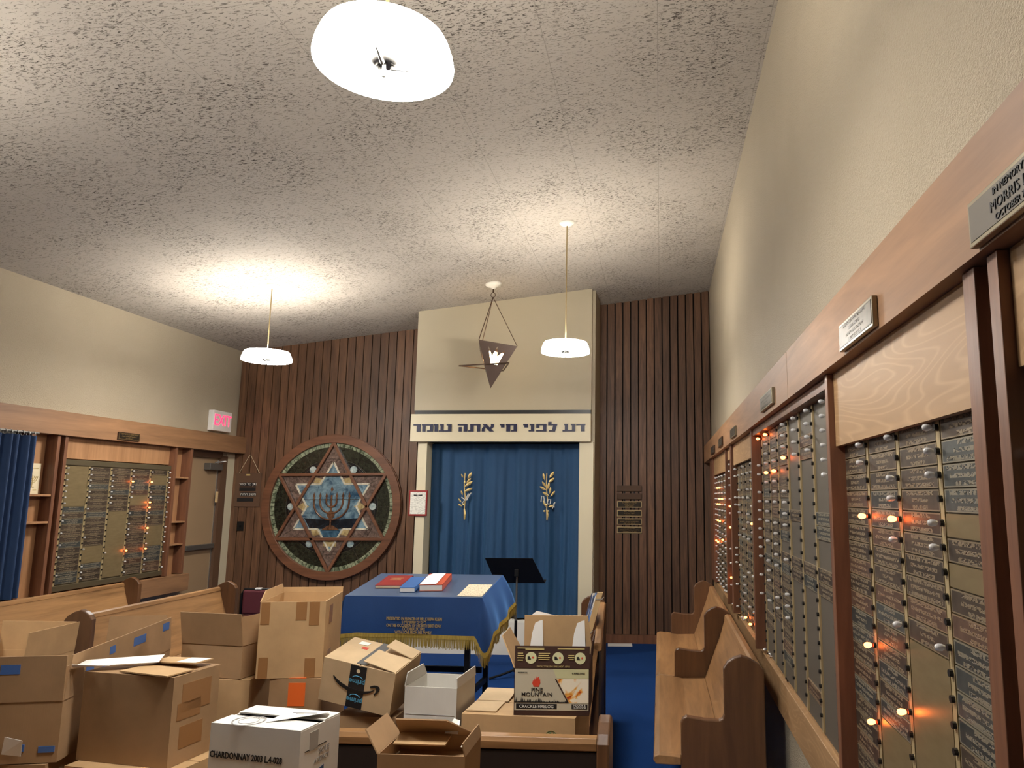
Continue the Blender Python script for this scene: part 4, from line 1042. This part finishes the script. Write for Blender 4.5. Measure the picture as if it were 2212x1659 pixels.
# ------------------------------------------------------------------ cardboard boxes
def carton(label, c, z0, yawd, w, d, h, mat, flaps=None, closed=False, rot=None, name='cardboard_box', inside=None, solid_top=None):
    """origin at the base centre; flaps: side -> (angle above the top plane, length[, w0, w1]); closed: two lids with a seam"""
    th = .0045
    b = thing(name, label, 'box', (c[0], c[1], z0), rad(yawd), 'cardboard boxes on the pews', rot)
    mb = MB()
    mb.box((-w/2, -d/2, 0), (w/2, -d/2+th, h)); mb.box((-w/2, d/2-th, 0), (w/2, d/2, h))
    mb.box((-w/2, -d/2+th, 0), (-w/2+th, d/2-th, h)); mb.box((w/2-th, -d/2+th, 0), (w/2, d/2-th, h)); mb.box((-w/2+th, -d/2+th, 0), (w/2-th, d/2-th, th))
    if inside is not None: mb.box((-w/2+th, -d/2+th, h*inside), (w/2-th, d/2-th, h*inside+.004))
    mb.obj('body', mat, b)
    if closed:
        for s in (-1, 1):
            MB().box((-w/2, min(s*d/2, s*.002), h), (w/2, max(s*d/2, s*.002), h+.004)).obj('lid_flap', mat, b)
    for k, sp in (flaps or {}).items():
        ang, ln = rad(sp[0]), sp[1]; ca, sa = math.cos(ang), math.sin(ang)
        lo, hi = (sp[2], sp[3]) if len(sp) > 3 else (0, 0)
        wd = (w if k in 'FB' else d)/2
        # hinge frame: s along the hinge, o outward
        if k == 'F': hp, s, o = Vector((0, -d/2, h)), Vector((1, 0, 0)), Vector((0, -1, 0))
        if k == 'B': hp, s, o = Vector((0, d/2, h)), Vector((-1, 0, 0)), Vector((0, 1, 0))
        if k == 'L': hp, s, o = Vector((-w/2, 0, h)), Vector((0, -1, 0)), Vector((-1, 0, 0))
        if k == 'R': hp, s, o = Vector((w/2, 0, h)), Vector((0, 1, 0)), Vector((1, 0, 0))
        ex_ = o*(-ca)+Vector((0, 0, 1))*sa; nn = s.cross(ex_).normalized()*.002
        p = [hp-s*wd, hp+s*wd, hp+s*(wd-hi)+ex_*ln, hp-s*(wd-lo)+ex_*ln]
        MB().hexa([q-nn for q in p]+[q+nn for q in p]).obj('flap', mat, b)
    return b
def sticker(b, name, mat, x0, x1, z0, z1, y=None, side='F', d=0, w=0, lift=.0012):
    mb = MB()
    if side == 'F': mb.box((x0, -d/2-lift, z0), (x1, -d/2, z1))
    if side == 'R': mb.box((w/2, x0, z0), (w/2+lift, x1, z1))
    if side == 'T': mb.box((x0, y, z0), (x1, z1, z0+lift))
    return mb.obj(name, mat, b)

# foreground left group
bxD = carton('brown box under the taped box at the bottom left corner', (-2.07, 2.45), .47, 6, .36, .38, .408, 'card_brown', closed=True)
sticker(bxD, 'green_print', 'print_green', -.12, -.03, .25, .36, d=.42)
carton('brown box below the big envelope-topped box', (-1.615, 2.39), .47, -9, .37, .26, .404, 'card_tan', closed=True)
bB = carton('long open box with blue tape patches at the left edge', (-2.06, 2.656), .885, 13, .248, .795, .179, 'card_brown',
            {'F': (90, .135), 'R': (90, .13, .03, .02), 'B': (96, .135, .03, .0)}, inside=.45)
for x, z, dx, dz, r in ((-.06, .262, .055, .028, 0), (-.105, .215, .022, .06, 0), (.0, .035, .03, .02, 0), (.07, .03, .045, .018, 0)):
    MB().box((x, -.4002 if z < .17 else -.4006, z), (x+dx, -.397 if z < .17 else -.3990, z+dz)).obj('blue_tape', 'tape_blue', bB)
for y, z, dy, dz in ((-.28, .235, .05, .022), (-.13, .262, .04, .026), (.05, .255, .10, .03), (.30, .265, .06, .03), (-.2, .212, .06, .02)):
    MB().box((.1258, y, z), (.1270, y+dy, z+dz)).obj('blue_tape', 'tape_blue', bB)
MB().add([(-.03, -.401, .03), (.025, -.402, .022), (.03, -.412, .07), (-.022, -.408, .082)], [(0, 1, 2, 3)]).obj('white_label', 'paper_white', bB, solid=.001)
p1 = thing('cardboard_sheet', 'loose cardboard panel lying inside the blue-taped box', 'cardboard', (-2.05, 2.68, .99), rad(13), rot=(rad(6), rad(4), rad(13)))
MB().box((-.085, -.12, 0), (.085, .2, .004)).obj('sheet', 'card_pale', p1)
p2 = thing('white_leaflet', 'white leaflet in the front corner of the blue-taped box', 'paper', (-1.955, 2.40, .99), rot=(rad(20), rad(3), rad(13)))
MB().box((-.05, -.05, 0), (.06, .06, .001)).obj('page', 'paper_white', p2)
bC = carton('big scuffed brown box with papers on its lid at the left', (-1.64, 2.41), .879, -9, .337, .195, .259, 'card_brown', closed=True)
for y0, y1, z0, z1 in ((-.06, .06, .15, .235), (-.075, .02, .13, .18), (-.06, .035, .045, .11)): sticker(bC, 'brown_tape', 'tape_brown', y0, y1, z0, z1, side='R', w=.337)
MB(Matrix.Translation((.0, -.05, .2665)) @ Matrix.Rotation(rad(-6), 4, 'Z')).box((-.04, -.045, 0), (.16, .05, .004)).obj('raised_flap', 'card_tan', bC)
ev = thing('white_envelope', 'folded white envelope hanging over the left end of the big brown box', 'envelope', (-1.745, 2.405, 1.160), rot=(rad(3), rad(1), rad(24)))
MB().add([(-.13, -.035, -.002), (.11, -.045, .004), (.11, .045, .006), (-.11, .035, .001), (-.13, -.045, .008), (-.02, -.075, .007)], [(0, 1, 2, 3), (0, 5, 4)]).obj('paper', 'paper_white', ev, solid=.001)
cf = thing('card_flap_piece', 'torn brown card with a shipping label on the big brown box', 'cardboard', (-1.575, 2.455, 1.153), rot=(rad(2), rad(-3), rad(-16)))
MB().box((-.11, -.03, 0), (.09, .04, .004)).obj('card', 'card_tan', cf)
MB().box((.0, -.026, .0042), (.085, .036, .005)).obj('shipping_label', 'paper_white', cf)

# white wine carton
carton('plain brown box underneath the white wine carton marked CHARDONNAY', (-1.123, 2.226), .47, -10, .28, .20, .278, 'card_tan', closed=True)
bI = carton('white wine carton marked CHARDONNAY in the foreground', (-1.123, 2.226), .752, -10, .295, .186, .298, 'card_white')
MB().box((-.147, -.093, .298), (.147, -.012, .302)).obj('lid_flap', 'card_white', bI)
MB().box((-.147, .018, .298), (.147, .093, .302)).obj('lid_flap', 'card_white', bI)
MB().box((-.14, -.09, .285), (.14, .09, .289)).obj('inner_flap', 'ink_black', bI)
text_mb('CHARDONNAY 2003 L.4-028', .024, Tr(-.025, -.0937, .218), .0006, .78, bold=.02).obj('stencil_words', 'ink_black', bI)
RT = Matrix.Rotation(rad(90), 4, 'Z')
text_mb('SOLE', .022, Tr(.148, .02, .222) @ RT, .0005).obj('side_words', 'print_grey', bI)
text_mb('AGENCY', .018, Tr(.148, .01, .200) @ RT, .0005).obj('side_words', 'print_grey', bI)
MB().prism([(-.035, .10), (-.012, .10), (.0, .125), (.0, .06), (.022, .06), (.022, .18), (.0, .175), (-.034, .14)], .1475, .1485, 'yz').obj('blue_emblem', 'print_blue', bI)
sticker(bI, 'price_label', 'paper_grey', -.05, -.012, .235, .285, side='R', w=.295)
MB().box((.1475, -.07, .238), (.1483, .03, .240)).obj('pen_line', 'ink_black', bI)
tz_ = .3025
st_ = MB()
for r_ in (.046, .043, .028): st_.lathe([(r_-.0009, 0), (r_+.0009, 0), (r_+.0009, .0006), (r_-.0009, .0006)], (-.055, -.052, tz_), 36, 'z', True)
st_ = st_.obj('round_stamp', 'print_grey', bI)
TT = Matrix.Translation((-.055, -.052, tz_+.0004)) @ Matrix.Rotation(rad(-90), 4, 'X')
text_mb('ITALIA', .015, TT @ Tr(.012, 0, .032), .0003).obj('stamp_words', 'print_grey', st_)
en = thing('white_note', 'white handwritten note on top of the white wine carton', 'note', (-1.075, 2.228, 1.0552), rot=(0, rad(-1), rad(-4)))
MB().add([(-.05, -.06, .001), (.10, .01, .012), (.085, .055, .004), (-.045, .052, .002)], [(0, 1, 2, 3)]).obj('page', 'paper_white', en, solid=.001)
MB().box((-.015, .022, .0055), (.06, .024, .0068)).box((.0, .012, .0055), (.025, .014, .0066)).obj('handwriting', 'print_grey', en)

# open box at bottom centre
bN = carton('open brown box with torn rim at the bottom centre', (-.687, 2.315), .47, 0, .256, .19, .494, 'card_brown', {'L': (128, .075, .0, .02), 'B': (40, .10, .09, .01), 'R': (75, .035, .0, .0)}, inside=.9)
MB(Matrix.Translation((-.06, .065, .495)) @ Matrix.Rotation(rad(9), 4, 'X')).box((-.06, -.055, 0), (.10, .03, .004)).obj('bent_flap', 'card_tan', bN)
MB().add([(.02, .07, .505), (.065, .06, .507), (.06, .10, .535), (.04, .102, .54)], [(0, 1, 2, 3)]).obj('white_tape', 'paper_white', bN, solid=.001)
MB().box((.09, .0, .488), (.105, .055, .4905)).obj('white_tape', 'paper_white', bN)

# boxes on the long pew
carton('open empty box at the left edge behind the blue-taped box', (-2.93, 3.30), .47, 2, .36, .30, .50, 'card_tan', {'B': (88, .13), 'R': (95, .13), 'L': (100, .1)}, inside=.6)
bG = carton('brown box below the box with the raised flap', (-1.80, 3.09), .47, 2, .36, .27, .503, 'card_tan', closed=True)
carton('low open box with a raised front flap left of the tall box', (-1.775, 3.095), .980, -8, .28, .24, .125, 'card_brown', {'F': (100, .126), 'R': (82, .11, 0, .03), 'B': (100, .05)})
bH = carton('brown box with an orange label below the tall open box', (-1.415, 3.05), .47, 6.5, .20, .30, .526, 'card_brown', closed=True)
sticker(bH, 'orange_sticker', 'orange_label', -.028, .036, .43, .515, d=.30)
sticker(bH, 'orange_sticker', 'orange_label', -.028, .036, .5315, -.12, y=-.15, side='T')
bF = carton('tall open box with brown tape patches beside the blue table', (-1.46, 3.05), 1.002, 11.9, .245, .308, .285, 'card_tan', {'L': (100, .035, .0, .08), 'B': (95, .02)}, inside=.82)
for x0, x1, z0, z1 in ((-.118, -.085, .20, .283), (.012, .052, .215, .283), (.062, .10, .195, .283), (-.115, -.08, .0, .078), (.055, .095, .0, .072)): sticker(bF, 'brown_tape', 'tape_brown', x0, x1, z0, z1, d=.308)
for z0, z1 in ((.19, .26), (.01, .09)): sticker(bF, 'brown_tape', 'tape_brown', -.09, -.03, z0, z1, side='R', w=.245)

carton('brown box wedged under the tilted smile-logo box', (-1.115, 2.99), .47, 0, .235, .20, .398, 'card_brown', closed=True)
eu = Euler((rad(8.2), rad(10.1), rad(-4.3)))
cj = Vector((-1.131, 2.972, 1.002)); Rj = eu.to_matrix(); wj, dj, hj = .292, .23, .160
oj = cj + Rj @ Vector((0, 0, -hj/2))
bJ = carton('tilted brown shipping box with black tape and a curved smile arrow', oj, oj.z, 0, wj, dj, hj, 'card_pale', rot=eu)
for s in (-1, 1): MB().box((min(s*wj/2, s*.003), -dj/2, hj), (max(s*wj/2, s*.003), dj/2, hj+.003)).obj('lid_flap', 'card_pale', bJ)
MB(Matrix.Translation((wj/2, 0, hj+.003)) @ Matrix.Rotation(rad(7), 4, 'Y')).box((-.135, -dj/2+.002, 0), (-.003, .01, .003)).obj('bent_flap', 'card_pale', bJ)
MB(Matrix.Translation((wj/2, 0, hj+.003)) @ Matrix.Rotation(rad(12), 4, 'Y')).box((-.12, .035, 0), (-.003, dj/2, .003)).obj('bent_flap', 'card_pale', bJ)
MB().box((-.018, -dj/2+.01, hj+.0035), (.022, dj/2, hj+.005)).obj('grey_tape', 'tape_grey', bJ)
tp_ = MB().box((-.034, -dj/2-.0012, 0), (.031, -dj/2, hj)).obj('black_tape', 'tape_black', bJ)
MB().lathe([(.0075, -.0008), (.0003, -.0008)], (-.001, -dj/2-.0014, hj-.019), 16, 'y').obj('seal_dot', 'paper_cream', tp_)
for z in (.100, .030):
    text_mb('prime', .026, Tr(-.001, -dj/2-.0016, z) @ Matrix.Rotation(PI, 4, 'Y'), .0004, 1.05, bold=.02).obj('blue_word', 'print_cyan', tp_)
    MB().tube([(-.001+.022*math.cos(q), -dj/2-.0016, z+.010+.012*math.sin(q)) for q in [rad(20+14*i) for i in range(11)]], .0014, 5).obj('blue_swoosh', 'print_cyan', tp_)
# smile arrow: a tapering crescent and its hooked head
sm = MB()
fu = lambda u, v: ((u-.5)*wj, hj*(1-v))
cen = [(.165, .36, .03), (.215, .45, .07), (.2755, .515, .085), (.376, .578, .085), (.4976, .600, .08), (.624, .582, .065), (.70, .53, .04), (.748, .468, .012)]
for k in range(len(cen)-1):
    (u0, v0, h0), (u1, v1, h1) = cen[k], cen[k+1]
    sm.prism([fu(u0, v0-h0/2), fu(u1, v1-h1/2), fu(u1, v1+h1/2), fu(u0, v0+h0/2)], -dj/2-.0022, -dj/2)
hk = [(.686, .405), (.735, .362), (.778, .353), (.808, .375), (.819, .42), (.806, .49), (.760, .592), (.748, .572), (.772, .50), (.776, .452), (.766, .424), (.742, .418), (.69, .437)]
sm.prism([fu(*q) for q in hk], -dj/2-.0022, -dj/2)
sm.obj('smile_arrow', 'ink_black', bJ)
MB().box((-.10, .06, hj+.0035), (-.06, .09, hj+.0045)).obj('barcode_label', 'paper_white', bJ)
MB().box((-.07, .025, hj+.0035), (-.045, .045, hj+.0042)).obj('red_stamp', 'print_red', bJ)

bK = carton('small open white box between the smile-logo box and the firelog carton', (-.848, 2.96), .47, -4.2, .203, .215, .523, 'card_greywhite', {'L': (80, .05, .06, .0), 'R': (86, .035, .0, .0)}, inside=.8)
MB().box((-.095, -.1085, .425), (.095, -.1075, .427)).box((-.095, -.1085, .40), (.095, -.1075, .402)).obj('fold_line', 'print_grey', bK)
bL = carton('wide flat brown box on the pew carrying the firelog carton', (-.513, 3.005), .47, -3.4, .424, .34, .431, 'card_tan', closed=True)
rc_ = MB()
for k in range(3):
    q0 = rad(90+120*k); rc_.tube([(.125+.017*math.cos(q0+rad(a_)), -.171, .365+.017*math.sin(q0+rad(a_))) for a_ in range(0, 100, 12)], .0035, 5)
rc_.lathe([(.023, -.171), (.025, -.171), (.025, -.170), (.023, -.170)], (.125, 0, .365), 24, 'y', True)
rc_.obj('recycling_mark', 'print_green', bL)
MB(Matrix.Translation((-.2, .0, .437))).box((-.005, -.14, 0), (.11, -.01, .004)).obj('raised_flap', 'card_pale', bL)
MB(Matrix.Translation((-.2, .0, .437)) @ Matrix.Rotation(rad(5), 4, 'X')).box((-.005, .0, 0), (.12, .14, .004)).obj('raised_flap', 'card_pale', bL)

# firelog carton
wm, dm, hm = .277, .26, .165
bM = carton('open firelog carton with a red flame and a burning log picture', (-.408, 2.98), .906, 2.5, wm, dm, hm, 'card_dark', {'F': (84, .078), 'B': (88, .15, .02, .0), 'L': (118, .12, .03, .05), 'R': (96, .10, .0, .03)})
for o_ in bM.children:
    if o_.name.startswith('flap') : pass
fl = [o_ for o_ in bM.children if o_.name.startswith('flap')]
for o_ in fl[1:3]: o_.data.materials.clear(); o_.data.materials.append(M['card_tan'])
yf = -dm/2
def fm(name, mat, poly, k=1): return MB().prism(poly, yf-.0006*k, yf).obj(name, mat, bM)
def rc4(x0, x1, z0, z1): return [(x0, z0), (x1, z0), (x1, z1), (x0, z1)]
fm('beige_front', 'print_beige', rc4(-.136, .136, .018, .164))
fm('flame_picture', 'flame_photo', [(.018, .128), (.136, .128), (.136, .045), (.066, .045)], 2)
fm('pale_band', 'print_pale_green', [(.004, .163), (.136, .163), (.136, .13), (.018, .13)], 2)
fm('black_box', 'ink_black', rc4(-.13, .020, .0225, .0405), 2); fm('black_box', 'ink_black', rc4(.074, .132, .0225, .0405), 2)
fm('dark_stripe', 'print_brown', [(.012, .1285), (.0165, .1285), (.064, .045), (.0595, .045)], 3)
tr_ = [(-.136, .045)]
rt_ = random.Random(2)
for i in range(34):
    x = -.134+.19*i/33; tr_.append((x, .047+rt_.uniform(.002, .020)*(1-.55*i/33))); tr_.append((x+.0028, .047))
tr_.append((.058, .045)); fm('tree_line', 'ink_black', tr_, 3)
fm('red_flame', 'print_red', [(-.066, .100), (-.072, .112), (-.069, .124), (-.066, .118), (-.063, .132), (-.060, .124), (-.054, .140), (-.054, .130), (-.048, .136), (-.047, .122), (-.043, .128), (-.042, .114), (-.047, .100)], 2)
def mt(body, size, x, z, mat, sx=1.0, k=3): text_mb(body, size, Tr(x, yf-.0006*k, z), .0003, sx, bold=.008).obj('printed_words', mat, bM)
mt('PINE', .0185, -.054, .089, 'ink_black', 1.15); mt('MOUNTAIN', .0185, -.054, .073, 'ink_black', 1.15)
mt('CRACKLE FIRELOG', .0150, -.055, .0310, 'ink_white', 1.0); mt('INDOOR &', .0090, .102, .0362, 'ink_white', 1.05); mt('OUTDOOR', .0090, .103, .0277, 'ink_white', 1.05)
mt('6 FIRELOGS', .0085, .098, .148, 'ink_black', 1.1); mt('MADE IN USA', .0058, -.108, .150, 'ink_black')
MB().prism(rc4(-.128, -.088, .1435, .1565), yf-.0009, yf).obj('small_frame', 'print_beige', bM)
ffl = fl[0]
Tf = Matrix.Translation((0, -dm/2, hm)) @ Matrix.Rotation(rad(-6), 4, 'X')
for x in (-.078, .022, .104):
    MB(Tf).lathe([(.0003, -.0035), (.0205, -.0035), (.0205, 0)], (x, 0, .036), 24, 'y').obj('round_emblem', 'print_pale_green', ffl)
    MB(Tf).prism([(x-.013, .030), (x, .030), (x-.005, .041), (x-.013, .041)], -.0042, -.0035).obj('emblem_log', 'ink_black', ffl)
    MB(Tf).lathe([(.0003, -.0042), (.0035, -.0042)], (x+.007, 0, .037), 10, 'y').obj('emblem_spark', 'print_red', ffl)
text_mb('EASY LIGHTING INSTRUCTIONS', .0085, Tf @ Tr(.005, -.0038, .007) @ Matrix.Rotation(PI, 4, 'Y'), .0003).obj('upside_words', 'print_gold', ffl)
mb = MB(Tf)
for x0, x1, zz in ((-.128, -.108, .05), (-.128, -.105, .042), (-.13, -.105, .034), (-.128, -.108, .026), (-.05, -.008, .05), (-.05, -.012, .043), (-.052, -.008, .036), (-.05, -.01, .029), (.06, .082, .044), (.058, .082, .037), (.062, .08, .030), (-.13, -.03, .068), (-.10, -.03, .064), (.02, .12, .067)):
    mb.box((x0, -.0038, zz), (x1, -.003, zz+.0035))
mb.obj('small_print', 'print_gold', ffl)
for s in (-.115, .055): MB().add([(s, dm/2-.010, hm+.02), (s+.055, dm/2-.010, hm+.015), (s+.05, dm/2-.006, hm+.135), (s+.02, dm/2-.006, hm+.12), (s+.008, dm/2-.007, hm+.08)], [(0, 1, 2, 3, 4)]).obj('torn_white_paper', 'paper_white', bM, solid=.001)
ws = thing('white_sheets', 'white paper sheets sticking out of the firelog carton', 'papers', (-.47, 3.135, .906), rad(3))
for k in range(3): MB(Matrix.Translation((0, .006*k, 0)) @ Matrix.Rotation(rad(-3), 4, 'X')).add([(-.085+.02*k, 0, 0), (.07, 0, 0), (.07, 0, .30-.015*k), (-.04+.02*k, 0, .325-.012*k), (-.085+.02*k, 0, .29)], [(0, 1, 2, 3, 4)]).obj('sheet', 'paper_white', ws, solid=.0012)
